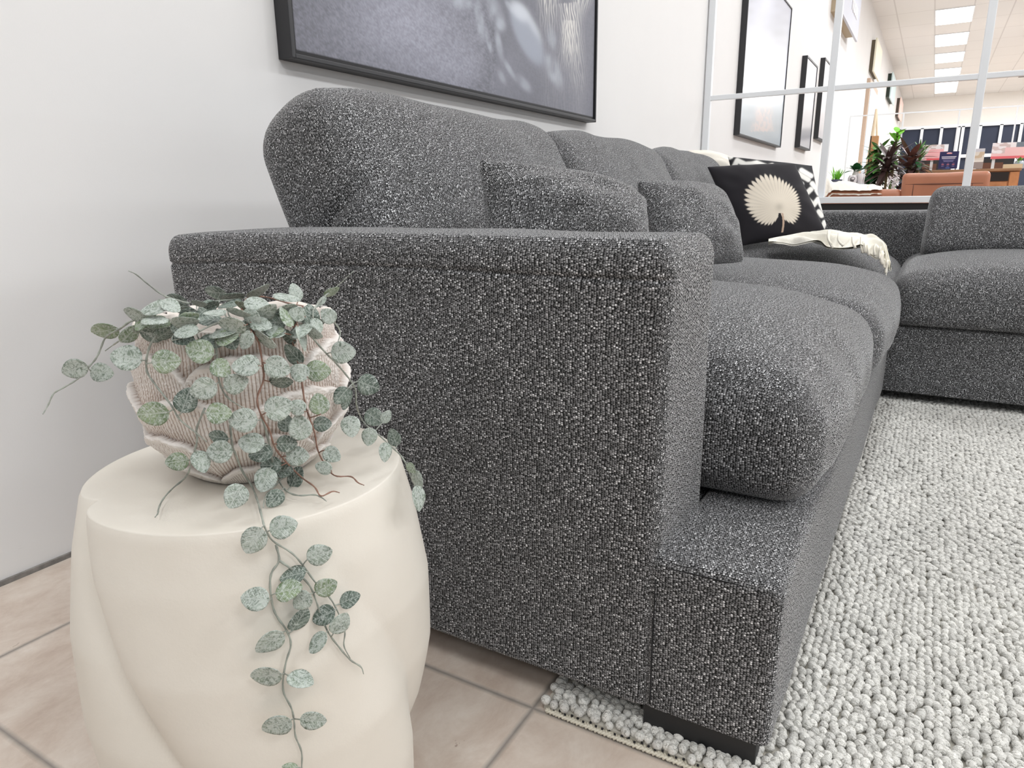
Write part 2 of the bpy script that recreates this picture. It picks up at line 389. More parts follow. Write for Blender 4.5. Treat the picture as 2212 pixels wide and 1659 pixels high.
# braided cream and black edge binding along the two near edges
def braid(p0, p1, r, pitch, mat_a):
    p0, p1 = np.array(p0, float), np.array(p1, float); L = np.linalg.norm(p1 - p0); d = (p1 - p0) / L; s = np.cross(d, [0, 0, 1]); out = []
    t = np.arange(0, L, pitch / 5)
    for ph in (0, 2.1, 4.2):
        a = t / pitch * 2 * np.pi + ph
        out.append((p0 + d * t[:, None] + s * (np.cos(a) * r)[:, None] + np.array([0, 0, 1]) * (0.6 * r * np.sin(2 * a) + r)[:, None], r * 0.62))
    return out
tag(tubes('edge_binding', braid((RX0, RY0 - .01, 0.0), (RX0, -0.35, 0.0), 0.0035, 0.014, None), plain('cream_edge_cord', rgba(214, 208, 192), 0.9), rug, n=6), 'cream braided edge cord')
dk = [(np.array([(RX0 + .001 + .002 * math.sin(k * 2.3), RY0 - .02 - .0095 * k - j * .0009, 0.0085) for j in range(4)]), 0.0016) for k in range(76)]
tag(tubes('edge_stitch', dk, plain('black_stitch', (0.01, 0.01, 0.012, 1), 0.8), rug, n=5), 'black stitches in the edge cord')

# ------------------------------------------------------------------ sectional sofa
sofa = thing('sectional_sofa', 'large charcoal tweed corner sofa along the white wall, standing half on the pale rug', 'sofa', (2.2, 0.6, 0))
XA = 0.780; ZB = 0.050; SKEW = -0.0105
def sk(V):  # the sofa stands very slightly askew to the wall
    V = np.array(V, float); V[:, 1] = V[:, 1] + SKEW * (V[:, 0] - XA); return V
def lump(V, amp=0.003, sc=5.0): return V + amp * np.stack([vnoise(V * sc), vnoise(V * sc + 7.3), vnoise(V * sc + 13.1)], 1)
def arm_def(V):
    V = V.copy(); x, y, z = V.T
    # soft crowned top, a stitched groove below the top roll, slightly bowed faces
    ty = np.clip((y - .255) / .91, 0, 1); tx = np.clip((x - XA) / .198, 0, 1)
    z2 = z + np.where(z > .6, 0.004 * np.sin(np.pi * tx) + 0.003 * np.sin(np.pi * ty) - 0.006 * np.clip((y - .95) / .2, 0, 1) ** 2, 0)
    gr = np.exp(-((z - (.626 - 0.004 * ty)) / .0030) ** 2)
    out = np.where(x < XA + .02, -1, np.where(x > XA + .178, 1, 0))
    z2 = np.maximum(z2, ZB)
    x2 = x + out * (0.0018 * np.exp(-((z - .655) / .03) ** 2) - 0.0045 * gr)
    x2 = x2 + out * 0.0025 * vnoise(np.stack([x * 0, y * 4, z * 4], 1))
    V[:, 0] = x2; V[:, 2] = z2
    return sk(lump(V, 0.0022, 7))
gz = list(np.linspace(.614, .638, 15))
rbox('arm', (XA, .250, ZB - .03), (XA + .198, 1.185, .671), (.020, .022, .036), FAB, sofa, n=(6, 60, 40), deform=arm_def, extra=[None, None, gz])
def base_def(V): return sk(lump(V, 0.0025, 6))
def flatb(V):
    V = base_def(V); V[:, 2] = np.maximum(V[:, 2], ZB); return V
rbox('base', (XA + .001, .096, ZB - .015), (2.74, .262, .273), (.012, .018, .018), FAB, sofa, n=(60, 6, 8), deform=flatb)
rbox('frame', (XA + .19, .25, ZB + .01), (3.76, 1.16, .262), 0.015, FAB, sofa, n=(40, 14, 4), deform=base_def)
rbox('back_frame', (XA + .19, 1.0, .2), (3.76, 1.165, .655), 0.03, FAB, sofa, n=(40, 4, 10), deform=base_def)
# seams
def seam(paths): tubes('seam', [(sk(smooth_path(p, 8)), r) for p, r in paths], SEAM, sofa, n=6)
for sp_ in ([(XA + .001, .2495, ZB + .006), (XA - .0005, .2495, .15), (XA + .001, .2495, .243)], [(XA + .004, .243, .263), (XA + .004, .18, .2645), (XA + .006, .116, .2635), (XA + .004, .101, .252)]):
    seam([(sp_, .0009)])
# feet
def foot(x, y, w=.10, d=.14):  # feet stand on the floor or in the rug's pile
    box('foot', (x, y, 0.004), (x + w, y + d, ZB + .012), BLACK_WOOD, sofa, bevel=0.002)
foot(XA + .006, .110, .10, .150)
for fx, fy in ((XA + .02, .98), (2.60, .10), (2.76, -1.3), (3.55, .95), (3.55, -1.3)): foot(fx, fy)

def seat(x0, x1, y0, y1, z0, z1, crown, bulge_front='y', seed=0, r=.062):
    cx, cy = (x0 + x1) / 2, (y0 + y1) / 2; hx, hy = (x1 - x0) / 2, (y1 - y0) / 2
    def d(V):
        V = V.copy(); u = (V[:, 0] - cx) / hx; v = (V[:, 1] - cy) / hy; t = np.clip((V[:, 2] - z0) / (z1 - z0), 0, 1)
        cu = np.clip(1 - np.abs(u) ** 2.4, 0, 1) ** 0.8; cv = np.clip(1 - np.abs(v) ** 3.2, 0, 1) ** 0.8
        V[:, 2] += crown * cu * cv * t ** 1.5
        # welt-like edge at mid height: sides belly out, then tuck under at the bottom
        belly = np.sin(np.pi * np.clip(t, 0, 1)) ** 0.8
        V[:, 1] += np.sign(v) * (np.abs(v) > .7) * .018 * belly * cu
        V[:, 0] += np.sign(u) * (np.abs(u) > .8) * .006 * belly * cv
        V[:, 2] += 0.006 * vnoise(np.stack([V[:, 0] * 5, V[:, 1] * 5, np.full(len(V), seed * 1.7)], 1)) * t
        V[:, 1] += 0.004 * vnoise(np.stack([V[:, 0] * 16, V[:, 2] * 6, np.full(len(V), seed * 3.1)], 1)) * (np.abs(v) > .8)
        return sk(V)
    return rbox('seat_cushion', (x0, y0, z0), (x1, y1, z1), (r, r, r), FAB, sofa, n=(40, 44, 12), deform=d)
seat(.986, 1.838, .096, .98, .275, .454, .098, seed=1)
seat(1.842, 2.705, .079, .98, .275, .450, .080, seed=2)
seat(2.710, 3.58, .115, .98, .275, .450, .100, seed=3)
# back cushions: wedge-shaped, leaning on the back frame
def back_cushion(x0, x1, seed, hgt=.462, yb=.868, ztop=0):
    wd = x1 - x0
    def d(V):
        V = V.copy(); t = np.clip(V[:, 2] / hgt, 0, 1); u = (V[:, 0] / wd) * 2 - 1
        cu = np.clip(1 - np.abs(u) ** 3, 0, 1)
        front = V[:, 1] < 0
        thick = np.where(front, 1.15 - 0.30 * t, .50 + .50 * t ** .6) 
        V[:, 1] = V[:, 1] * thick
        V[:, 1] += np.where(front, -1, .25) * .035 * cu * np.sin(np.pi * np.clip(t * .9 + .08, 0, 1)) ** .7
        V[:, 2] += np.where(t > .5, .020 * cu - .004, 0) + .026 * (1 - np.clip(V[:, 1] / .10, -1.2, 1.2) ** 2) * np.clip((t - .6) / .4, 0, 1) - .008 * t
        V[:, 2] += 0.010 * vnoise(np.stack([V[:, 0] * 5 + seed, V[:, 1] * 4, t * 0 + seed], 1)) * t
        V[:, 0] += np.sign(u) * (np.abs(u) > .85) * .012 * np.sin(np.pi * t)
        # soft diagonal pull creases near the lower near corner
        q = V[:, 2] - 0.62 * V[:, 1] * -1 - .14
        V[:, 0] += np.where(u < -.8, -.012 * -1 * np.exp(-((V[:, 2] - .22 + .5 * V[:, 1]) / .012) ** 2), 0)
        V[:, 1] += np.where(front, .006 * vnoise(np.stack([V[:, 0] * 9, t * 4, t * 0 + seed * 2.2], 1)), 0)
        # tilt back and place
        a = math.radians(22); y, z = V[:, 1].copy(), V[:, 2].copy()
        V[:, 1] = y * math.cos(a) + z * math.sin(a) + yb; V[:, 2] = -y * math.sin(a) + z * math.cos(a) + .455 + ztop
        V[:, 0] += x0
        return sk(V)
    return rbox('back_cushion', (0, -.115, 0), (wd, .115, hgt), (.05, .056, .060), FAB, sofa, n=(34, 12, 24), deform=d)
back_cushion(.948, 1.83, 1); back_cushion(1.845, 2.70, 2, ztop=-.005); back_cushion(2.715, 3.56, 3, ztop=-.01)
# the return
def rd(V):
    V = lump(V, 0.0025, 6); V[:, 2] = np.maximum(V[:, 2], ZB); return V
rbox('base', (2.716, -1.55, ZB - .014), (3.76, .24, .288), 0.018, FAB, sofa, n=(14, 26, 6), deform=rd)
rbox('back_frame', (3.58, -1.55, .2), (3.76, 1.05, .655), 0.03, FAB, sofa, n=(5, 40, 12), deform=rd)
def seat_r(y0, y1, seed):
    x0, x1, z0, z1 = 2.700, 3.56, .258, .462; cx, cy = (x0 + x1) / 2, (y0 + y1) / 2; hx, hy = (x1 - x0) / 2, (y1 - y0) / 2
    def d(V):
        V = V.copy(); u = (V[:, 0] - cx) / hx; v = (V[:, 1] - cy) / hy; t = np.clip((V[:, 2] - z0) / (z1 - z0), 0, 1)
        cu = np.clip(1 - np.abs(u) ** 3, 0, 1) ** .8; cv = np.clip(1 - np.abs(v) ** 3, 0, 1) ** .8
        V[:, 2] += .062 * cu * cv * t ** 1.5
        V[:, 0] += np.sign(u) * (np.abs(u) > .75) * .015 * np.sin(np.pi * t) * cv
        V[:, 0] += .006 * np.exp(-((V[:, 2] - .415) / .004) ** 2) * (u < -.9)
        V[:, 2] += 0.006 * vnoise(np.stack([V[:, 0] * 5, V[:, 1] * 5, np.full(len(V), seed * 1.7)], 1)) * t
        V[:, 2] = np.maximum(V[:, 2], .2895); return V
    rbox('seat_cushion', (x0, y0, z0), (x1, y1, z1), .06, FAB, sofa, n=(24, 40, 14), deform=d)
seat_r(-.80, .084, 5); seat_r(-1.55, -.81, 6)
def back_r(y0, y1, seed):
    wd = y1 - y0; hgt = .282
    def d(V):
        V = V.copy(); t = np.clip(V[:, 2] / hgt, 0, 1); v = (V[:, 1] / wd) * 2 - 1; cv = np.clip(1 - np.abs(v) ** 4, 0, 1)
        fr = V[:, 0] < 0
        V[:, 0] *= (1.3 - .5 * t)
        V[:, 0] += np.where(fr, -1, 0) * .03 * cv * np.sin(np.pi * np.clip(t, 0, 1))
        V[:, 2] += .012 * cv * t + 0.006 * vnoise(np.stack([V[:, 1] * 5, V[:, 0] * 4, t * 0 + seed], 1)) * t
        V[:, 1] += np.where(v > 0, 1, -1) * -.012 * t
        a = math.radians(16); x, z = V[:, 0].copy(), V[:, 2].copy()
        V[:, 0] = x * math.cos(a) + z * math.sin(a) + 3.30; V[:, 2] = -x * math.sin(a) + z * math.cos(a) + .455
        V[:, 1] += y0; return V
    rbox('back_cushion', (-.12, 0, 0), (.12, wd, hgt), (.055, .04, .055), FAB, sofa, n=(10, 34, 20), deform=d)
back_r(-.80, .022, 8); back_r(-1.55, -.83, 9)

# ------------------------------------------------------------------ scatter cushions
def pillow(name, TL, TR, BR, BL, thick, mat, label, cat='cushion', group=None, n=44, pinch=.055, paint=None, uvs=.45, wr=.006, seed=0, back=.75, ears=0.0):
    TL, TR, BR, BL = [np.array(p, float) for p in (TL, TR, BR, BL)]
    nrm = np.cross(TR - BL, TL - BR); nrm /= np.linalg.norm(nrm)
    C = (TL + TR + BR + BL) / 4
    if nrm @ (CAM - C) < 0: nrm = -nrm
    th = np.linspace(-np.pi / 2, np.pi / 2, n); g = np.sin(th) * .5 + np.linspace(-1, 1, n) * .5
    S, T = np.meshgrid(g, g, indexing='ij')
    Sp = S * (1 - pinch * (1 - T ** 2) * np.abs(S)); Tp = T * (1 - pinch * (1 - S ** 2) * np.abs(T))
    u, v = (Sp + 1) / 2, (Tp + 1) / 2
    P = (TL * ((1 - u) * (1 - v))[..., None] + TR * (u * (1 - v))[..., None] + BL * ((1 - u) * v)[..., None] + BR * (u * v)[..., None])
    h = np.clip((1 - S ** 2), 0, 1) ** .46 * np.clip((1 - T ** 2), 0, 1) ** .46
    rad = np.sqrt(np.clip(S ** 2 + T ** 2, 0, 2)); w = vnoise(np.stack([S * 3, T * 3, np.full(S.shape, seed + .5)], 2)) * wr * h ** .5
    w2 = .004 * np.sin(np.arctan2(T, S) * 14 + seed) * np.clip(rad - .55, 0, 1) * h
    front = P + nrm * (h * thick * .5 + w + w2)[..., None]; backv = P - nrm * (h * thick * .5 * back)[..., None]
    V = np.concatenate([front.reshape(-1, 3), backv.reshape(-1, 3)]); f = grid_faces(n, n)
    e = np.cross(front[1, 0] - front[0, 0], front[0, 1] - front[0, 0]); 
    ff = f if np.cross(P[-1, 0] - P[0, 0], P[0, -1] - P[0, 0]) @ nrm > 0 else f[:, ::-1]
    F = np.concatenate([ff, f[:, ::-1] + n * n if ff is f else f + n * n])
    au = np.concatenate([np.zeros((1, n)), np.cumsum(np.linalg.norm(np.diff(front, axis=0), axis=2), 0)]); au -= au[n // 2]
    av = np.concatenate([np.zeros((n, 1)), np.cumsum(np.linalg.norm(np.diff(front, axis=1), axis=2), 1)], 1); av -= av[:, n // 2:n // 2 + 1]
    uv2 = np.stack([au.ravel(), av.ravel()], 1) / uvs
    UV = np.concatenate([uv2[F[:len(f)]].reshape(-1, 2), uv2[F[len(f):] - n * n].reshape(-1, 2) + 2]) * uvs
    colr = None
    if paint is not None:
        c = paint(((S + 1) / 2).ravel(), ((T + 1) / 2).ravel(), front.reshape(-1, 3)); colr = np.concatenate([c, np.broadcast_to(paint.back, c.shape)])
    # weld rim
    key = np.round(V * 1e6).astype(np.int64)
    o = mesh_np(name, V, F, mat, None, uv=UV, colr=colr)
    return tag(o, label, cat, group) if label else o
at3 = lambda px, py, X: on(px, py, 0, X)
pillow('scatter_cushion', at3(1034, 345, 1.10), at3(1372, 410, 1.50), at3(1410, 585, 1.42), at3(1040, 570, 1.02), .19, FAB,
       'charcoal tweed scatter cushion nearest the front arm, leaning on the first back cushion', group='charcoal scatter cushions', seed=1, wr=.012, pinch=.085)
pillow('scatter_cushion', at3(1376, 392, 1.72), at3(1545, 408, 2.05), at3(1604, 566, 1.93), at3(1432, 580, 1.60), .17, FAB,
       'charcoal tweed scatter cushion beside the black palm leaf cushion', group='charcoal scatter cushions', seed=4, wr=.010)

# palm leaf cushion: painted in the leaf's own plane
z3 = lambda x, y: (1500 + x / 6.9125, 330 + y / 6.9125)
def palm_paint(u, v, P):
    px, py = proj(P); x = (px - 1500) * 6.9125; y = (py - 330) * 6.9125
    dx, dy = x - 1270, y - 810; r = np.hypot(dx, dy); a = np.degrees(np.arctan2(dy, dx))
    aa = [-180, -154, -117, -80, -54, -15, 7, 50, 62, 80, 95, 114, 145, 163, 180]
    rr = [500, 572, 550, 396, 358, 310, 325, 330, 250, 120, 130, 290, 400, 440, 500]
    Ro = np.interp(a, aa, rr); k = np.abs(np.sin(np.radians(a) * 23))
    Rn = Ro * (0.80 + 0.20 * k ** .55)
    m = 1 / (1 + np.exp((r - Rn) / 5)); m = m * (1 - ((a > 76) & (a < 98)) * (r > 90))
    stem = (np.abs(x - (1312 + 18 * np.sin((y - 900) / 90))) < 14) & (y > 900) & (y < 1190)
    rib = .82 + .18 * np.abs(np.sin(np.radians(a) * 23)) ** .5
    blk = s2l((36, 34, 38)); lf = s2l((222, 212, 196)); c = blk * (1 - m[:, None]) + lf * (m * (1 - (1 - rib) * np.clip(r / 300, 0, 1)))[:, None]
    core = np.exp(-(r / 60) ** 2)[:, None]; c = c * (1 - core * m[:, None] * .25); c[stem] = s2l((190, 165, 145))
    return c
palm_paint.back = s2l((36, 34, 38))
CUSH_PRINT = attr_mat('printed_cotton', 0.85, 0.2, bump=.25, bscale=700, sheen=.1)
pillow('palm_cushion', at3(1528, 361, 2.98), at3(1717, 354, 3.05), at3(1784, 502, 2.92), at3(1601, 531, 2.80), .13, CUSH_PRINT,
       'black square cushion printed with a cream fan palm leaf', n=230, pinch=.02, paint=palm_paint, seed=9, wr=.004)
def maze_paint(u, v, P):
    px, py = proj(P); x = (px - 1500) * 6.9125; y = (py - 330) * 6.9125
    L = [[(1530, 300), (1700, 400)], [(1600, 262), (1740, 345)], [(1500, 420), (1600, 465), (1555, 500)], [(1740, 545), (1635, 645), (1780, 780), (1850, 690), (1935, 860)],
         [(1760, 460), (1800, 515)], [(1620, 790), (1690, 895)], [(1860, 880), (1900, 935)], [(1750, 1040), (1800, 965), (1900, 1150), (1945, 1040)],
         [(470, 90), (545, 55)], [(590, 210), (640, 115), (760, 170), (860, 165), (930, 150), (1090, 210), (1160, 190), (1300, 300), (1200, 400)], [(1830, 560), (1860, 610)], [(700, 260), (800, 330), (900, 300)], [(1000, 330), (1100, 420)]]
    d = np.full(len(x), 1e9)
    for pl in L:
        for (ax, ay), (bx, by) in zip(pl, pl[1:]):
            ex, ey = bx - ax, by - ay; t = np.clip(((x - ax) * ex + (y - ay) * ey) / (ex * ex + ey * ey), 0, 1)
            d = np.minimum(d, np.hypot(x - ax - t * ex, y - ay - t * ey))
    m = 1 / (1 + np.exp((d - 36) / 4)); return s2l((44, 44, 47)) * (1 - m[:, None]) + s2l((236, 234, 228)) * m[:, None]
maze_paint.back = s2l((44, 44, 47))
pillow('maze_cushion', at3(1572, 338, 3.24), at3(1754, 358, 3.30), at3(1794, 515, 3.14), at3(1610, 520, 3.10), .13, CUSH_PRINT,
       'black and white geometric maze pattern cushion behind the black palm leaf cushion', n=200, pinch=.03, paint=maze_paint, seed=5)
FLUFF = plain('cream_woven_wool', rgba(236, 230, 218), 0.95, bump=.5, bscale=120)
pillow('cream_cushion', at3(1470, 330, 3.50), at3(1578, 345, 3.60), at3(1590, 372, 3.52), at3(1475, 372, 3.42), .12, FLUFF,
       'cream wool cushion showing only its top at the far corner of the sofa', n=40, pinch=-.05, seed=2)

# cream throw over the corner seat
def throw():
    up = smooth_path([(*z4p(-160, 345), 2.80), (*z4p(140, 282), 2.84), (*z4p(400, 212), 2.90), (*z4p(650, 200), 2.93), (*z4p(920, 160), 2.95), (*z4p(1200, 215), 2.93), (*z4p(1480, 255), 2.88), (*z4p(1740, 285), 2.82), (*z4p(1840, 400), 2.76), (*z4p(1880, 560), 2.71), (*z4p(1940, 780), 2.675)], 10)
    lo = smooth_path([(*z4p(-160, 362), 2.70), (*z4p(140, 335), 2.72), (*z4p(400, 345), 2.70), (*z4p(720, 350), 2.68), (*z4p(900, 370), 2.66), (*z4p(1250, 415), 2.64), (*z4p(1480, 470), 2.62), (*z4p(1640, 520), 2.61), (*z4p(1760, 620), 2.60), (*z4p(1820, 720), 2.60), (*z4p(1860, 840), 2.60)], 10)
    m = 26; U = np.array([at3(*p) for p in up]); Lw = np.array([at3(*p) for p in lo]); k = len(U)
    s = np.linspace(0, 1, m); P = U[:, None] * (1 - s)[None, :, None] + Lw[:, None] * s[None, :, None]
    i = np.arange(k)[:, None] / 10.0
    wv = .010 * np.sin(s[None] * 14 + 2.6 * np.sin(i * 1.1)) * (0.3 + .7 * np.clip(i / 3, 0, 1)) + .006 * vnoise(np.stack([i * 1.4 + 0 * s, s[None] * 6 + 0 * i, 0 * i + 0 * s[None]], 2))
    P[..., 2] += wv + .012 * np.sin(np.pi * s)[None]; P[..., 0] -= wv * .6
    thing_ = thing('throw_blanket', 'cream knitted throw with tassels draped over the corner seat of the sofa', 'blanket', tuple(P[k // 2, 5]))
    V1 = P.reshape(-1, 3); V2 = V1 - np.array([0, 0, .006]); f = grid_faces(k, m); F = np.concatenate([f, f[:, ::-1] + len(V1)])
    mesh_np('blanket', np.concatenate([V1, V2]), F, plain('cream_knit', rgba(240, 236, 224), 0.95, bump=.5, bscale=260), thing_)
    TAS = plain('cream_tassel_cotton', rgba(238, 232, 218), 0.95, bump=.4, bscale=400)
    for q in range(15):
        ii = min(k - 2, int(38 + q * (k - 40) / 15 + 3 * math.sin(q * 5.1))); b = Lw[ii] + np.array([-.004, 0, .006 + .01 * rng.random()]); st = P[ii, 16 + int(rng.integers(0, 6))] + np.array([-.008, 0, .008])
        dv = (Lw[min(ii + 6, k - 1)] - Lw[ii]); end = b + dv * .4 + np.array([-.003, 0, -.012 - .012 * rng.random()])
        pth = smooth_path([st, (st + b) / 2 + np.array([-.01, 0, .006]), b, end], 4)
        rr = np.linspace(.0030, .0036, len(pth)); rr[-3:] = .0046
        tubes('tassel', [(pth, rr)], TAS, thing_, n=6)
z4p = lambda x, y: (1680 + x / 7.9, 480 + y / 7.9)
throw()

# ------------------------------------------------------------------ stool
SC = np.array([.452, .590]); ST = .450
def stool_r(th, z):
    """radius of the twisted stool at world angle th and height z"""
    t = np.clip(z / ST, 0, 1)
    R0 = np.interp(t, [0, .12, .3, .5, .7, .88, 1.0], [.148, .157, .173, .1825, .1815, .170, .1575])
    tw = (1 - t) * math.radians(82)
    dip = 0; 
    # (angle of the crease at the top, depth at top, depth at bottom, sharpness)
    for a0, dt, db, wt, wb in ((TH1, .016, .034, .10, .30), (TH1 + 1.55, .001, .040, .42, .20), (TH1 + 3.10, .002, .028, .3, .3), (TH1 + 4.65, .004, .030, .4, .3)):
        a = a0 + tw; dd = np.angle(np.exp(1j * (th - a))); dep = dt * t + db * (1 - t); wdt = wt * t + wb * (1 - t)
        dip = dip + dep * np.exp(-np.abs(dd / wdt) ** 1.25)
    return R0 - dip + .006 * (1 - t)
_c = on(203, 1082, 2, ST)[:2] - SC; TH1 = math.atan2(_c[1], _c[0])
def make_stool():
    th = np.linspace(0, 2 * np.pi, 361)[:-1]; zs = np.concatenate([np.linspace(0, ST - .006, 90), [ST - .003, ST - .0012, ST - .0003]])
    V = []
    for z in zs:
        r = stool_r(th, z) - (0 if z < ST - .005 else {0: 0}.get(0, 0)) - (.0000 if z <= ST - .006 else .0006 * (1 + (z - ST + .003) / .0015 * .6))
        V.append(np.stack([SC[0] + r * np.cos(th), SC[1] + r * np.sin(th), np.full(360, z)], 1))
    rt = stool_r(th, ST) - .0028
    for f in (1, .97, .8, .5, .2): V.append(np.stack([SC[0] + f * rt * np.cos(th), SC[1] + f * rt * np.sin(th), np.full(360, ST)], 1))
    V = np.concatenate(V); m = len(zs) + 5; n = 360
    i, j = np.meshgrid(np.arange(m - 1), np.arange(n), indexing='ij'); i = i.ravel(); j = j.ravel(); j2 = (j + 1) % n
    F = np.stack([i * n + j, i * n + j2, (i + 1) * n + j2, (i + 1) * n + j], 1).tolist()
    V = np.concatenate([V, [[SC[0], SC[1], ST]]]); F += [((m - 1) * n + j, (m - 1) * n + (j + 1) % n, len(V) - 1) for j in range(n)]
    t = NT('cream_cast_stone'); tc = t.n('ShaderNodeTexCoord')
    n1 = t.n('ShaderNodeTexNoise', i_Scale=7.0, i_Detail=4.0); t.l(tc.outputs['Object'], n1.inputs['Vector'])
    t.col(t.ramp(n1.outputs[0], [(0.3, rgba(216, 210, 199)), (0.7, rgba(224, 219, 209))]))
    n2 = t.n('ShaderNodeTexNoise', i_Scale=90.0, i_Detail=6.0, i_Roughness=.7); t.l(tc.outputs['Object'], n2.inputs['Vector']); t.bump(n2.outputs[0], .18, .0015)
    t.b.inputs['Roughness'].default_value = .55
    o = mesh_np('twisted_stool', V, F, t.m); return tag(o, 'cream twisted drum stool holding the trailing plant, in front of the sofa arm', 'stool')
make_stool()

# ------------------------------------------------------------------ plant pot
PC = on(549, 1000, 2, ST); PH = .158
plant = thing('potted_plant', 'artificial trailing plant with frosted grey-green leaves in a carved whitewashed pot on the cream stool', 'potted plant', (PC[0], PC[1], ST))
PR = ([0, .008, .02, .04, .065, .09, .115, .14, .158], [.056, .065, .077, .0900, .0985, .1005, .0975, .0925, .0900])
def pot_R(z): return np.interp(z, *PR)
def make_pot():
    n, m = 1080, 300; th = np.linspace(0, 2 * np.pi, n, endpoint=False); z = np.linspace(0, PH, m)
    TH, Z = np.meshgrid(th, z, indexing='ij')
    # tiers of overlapping petals: each tier's upper edge is a wavy line that stands proud of the tier above
    tiers = [(.020, 7, .0), (.052, 6, .5), (.092, 6, 0.15), (.130, 6, .62), (.172, 6, .3)]
    best = np.zeros_like(Z); colr = np.zeros(Z.shape + (3,)); done = np.zeros(Z.shape, bool)
    lo = np.zeros_like(Z)
    prevtop = np.full_like(Z, -0.02)
    for (zt, k, ph) in tiers:
        a = (TH / (2 * np.pi) * k + ph) % 1.0; pet = np.abs(np.sin(np.pi * a)) ** .52
        top = zt - .017 + .0235 * pet + .0012 * np.sin(TH * 23 + k + ph * 9)
        inside = (Z <= top) & ~done
        f = np.clip((Z - prevtop) / np.maximum(top - prevtop, 1e-4), 0, 1)
        rimw = np.clip((top - Z) / .0075, 0, 1)                   # 0 at the lip
        groove = .5 + .5 * np.sin((a - .5) * (2 * np.pi) * 30 + 2.2 * (a - .5) * (Z - zt) * 60 + .35 * vnoise(np.stack([TH * 9, Z * 260, Z * 0 + zt * 99], 2)))
        g = np.clip(groove, 0, 1) ** 3.2 * np.clip((rimw - .75) * 4, 0, 1)
        edge = np.clip(np.abs(np.sin(np.pi * a)) / .10, 0, 1)
        hgt = .0078 * f ** 1.3 - .0024 * np.clip(1 - (top - Z) / .0022, 0, 1) ** 2 + .0008 * np.exp(-((rimw - .5) / .3) ** 2) - .0007 * g ** 1.5 - .0025 * (1 - edge) * f
        best = np.where(inside, hgt, best)
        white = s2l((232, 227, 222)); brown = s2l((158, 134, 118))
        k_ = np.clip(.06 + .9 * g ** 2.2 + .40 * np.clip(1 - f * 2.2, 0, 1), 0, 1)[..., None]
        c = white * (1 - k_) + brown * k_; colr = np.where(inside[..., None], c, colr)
        done |= inside; prevtop = np.where(inside | True, top, prevtop)
    r = pot_R(Z) + best + .0006 * vnoise(np.stack([TH * 40, Z * 700, Z * 0], 2))
    P = np.stack([PC[0] + r * np.cos(TH), PC[1] + r * np.sin(TH), ST + Z + .001], 2)
    # top lip turns inwards and drops inside
    zi = [(-.002, .002, 0), (-.007, .0015, 1), (-.0095, -.004, 1), (-.011, -.03, 1), (-.014, -.055, 1)]
    last = P[:, -1]; ext = []; 
    for dr, dz, _ in zi:
        rr = r[:, -1] * 0 + pot_R(PH) + dr + .004 * (dr > -.003); ext.append(np.stack([PC[0] + rr * np.cos(th), PC[1] + rr * np.sin(th), ST + PH + dz + .0025 * np.sin(th * 6) * (dz > -.02)], 1))
    P = np.concatenate([P, np.stack(ext, 1)], 1); cc = np.concatenate([colr, np.broadcast_to(s2l((228, 220, 212)), (n, len(zi), 3))], 1)
    mm = m + len(zi); i, j = np.meshgrid(np.arange(n), np.arange(mm - 1), indexing='ij'); i = i.ravel(); j = j.ravel(); i2 = (i + 1) % n
    F = np.stack([i * mm + j, i2 * mm + j, i2 * mm + j + 1, i * mm + j + 1], 1)
    mesh_np('pot', P.reshape(-1, 3), F, attr_mat('whitewashed_terracotta', .85, .2, bump=.35, bscale=500), plant, colr=cc.reshape(-1, 3))
    a = np.linspace(0, 2 * np.pi, 48, endpoint=False); Vs = np.concatenate([[[PC[0], PC[1], ST + PH - .035]], np.stack([PC[0] + .078 * np.cos(a), PC[1] + .078 * np.sin(a), np.full(48, ST + PH - .04)], 1)])
    mesh_np('soil', Vs, [(0, 1 + k, 1 + (k + 1) % 48) for k in range(48)], plain('dark_moss_fill', rgba(70, 58, 46), .95, noise=.5, bump=1, bscale=90), plant)
make_pot()

# distance field of pot (with a low dome of foliage on top) and stool, used to lay vines on them
def field(p):
    dx, dy, z = p[0] - PC[0], p[1] - PC[1], p[2] - ST; r = math.hypot(dx, dy)
    if z < PH: d1 = r - (float(pot_R(max(z, 0))) + .008)
    else: d1 = math.hypot(r * .35, (z - PH)) - (.094) * .35 if r < .092 else math.hypot(r - .092, z - PH) 
    if z >= PH and r < .092: d1 = (z - PH) - .0
    sx, sy = p[0] - SC[0], p[1] - SC[1]; sr = math.hypot(sx, sy); th = math.atan2(sy, sx); rs = float(stool_r(np.array(th), np.array(min(p[2], ST))))
    dz = p[2] - ST; dr = sr - rs
    d2 = max(dr, dz) if max(dr, dz) < 0 or min(dr, dz) < 0 else math.hypot(dr, dz)
    return min(d1, d2)
def lay(px, py, off):
    r = ray(px, py); best = (1e9, None); t = .40
    while t < 1.02:
        p = CAM + r * t; d = field(p) - off
        if d < 0: return p
        if d < best[0]: best = (d, p)
        t += .002
    return best[1]
Z3 = lambda x, y: (50 + x / 2.458, 560 + y / 2.458)
Z4 = lambda x, y: (130 + x / 2.1854, 900 + y / 2.1854)
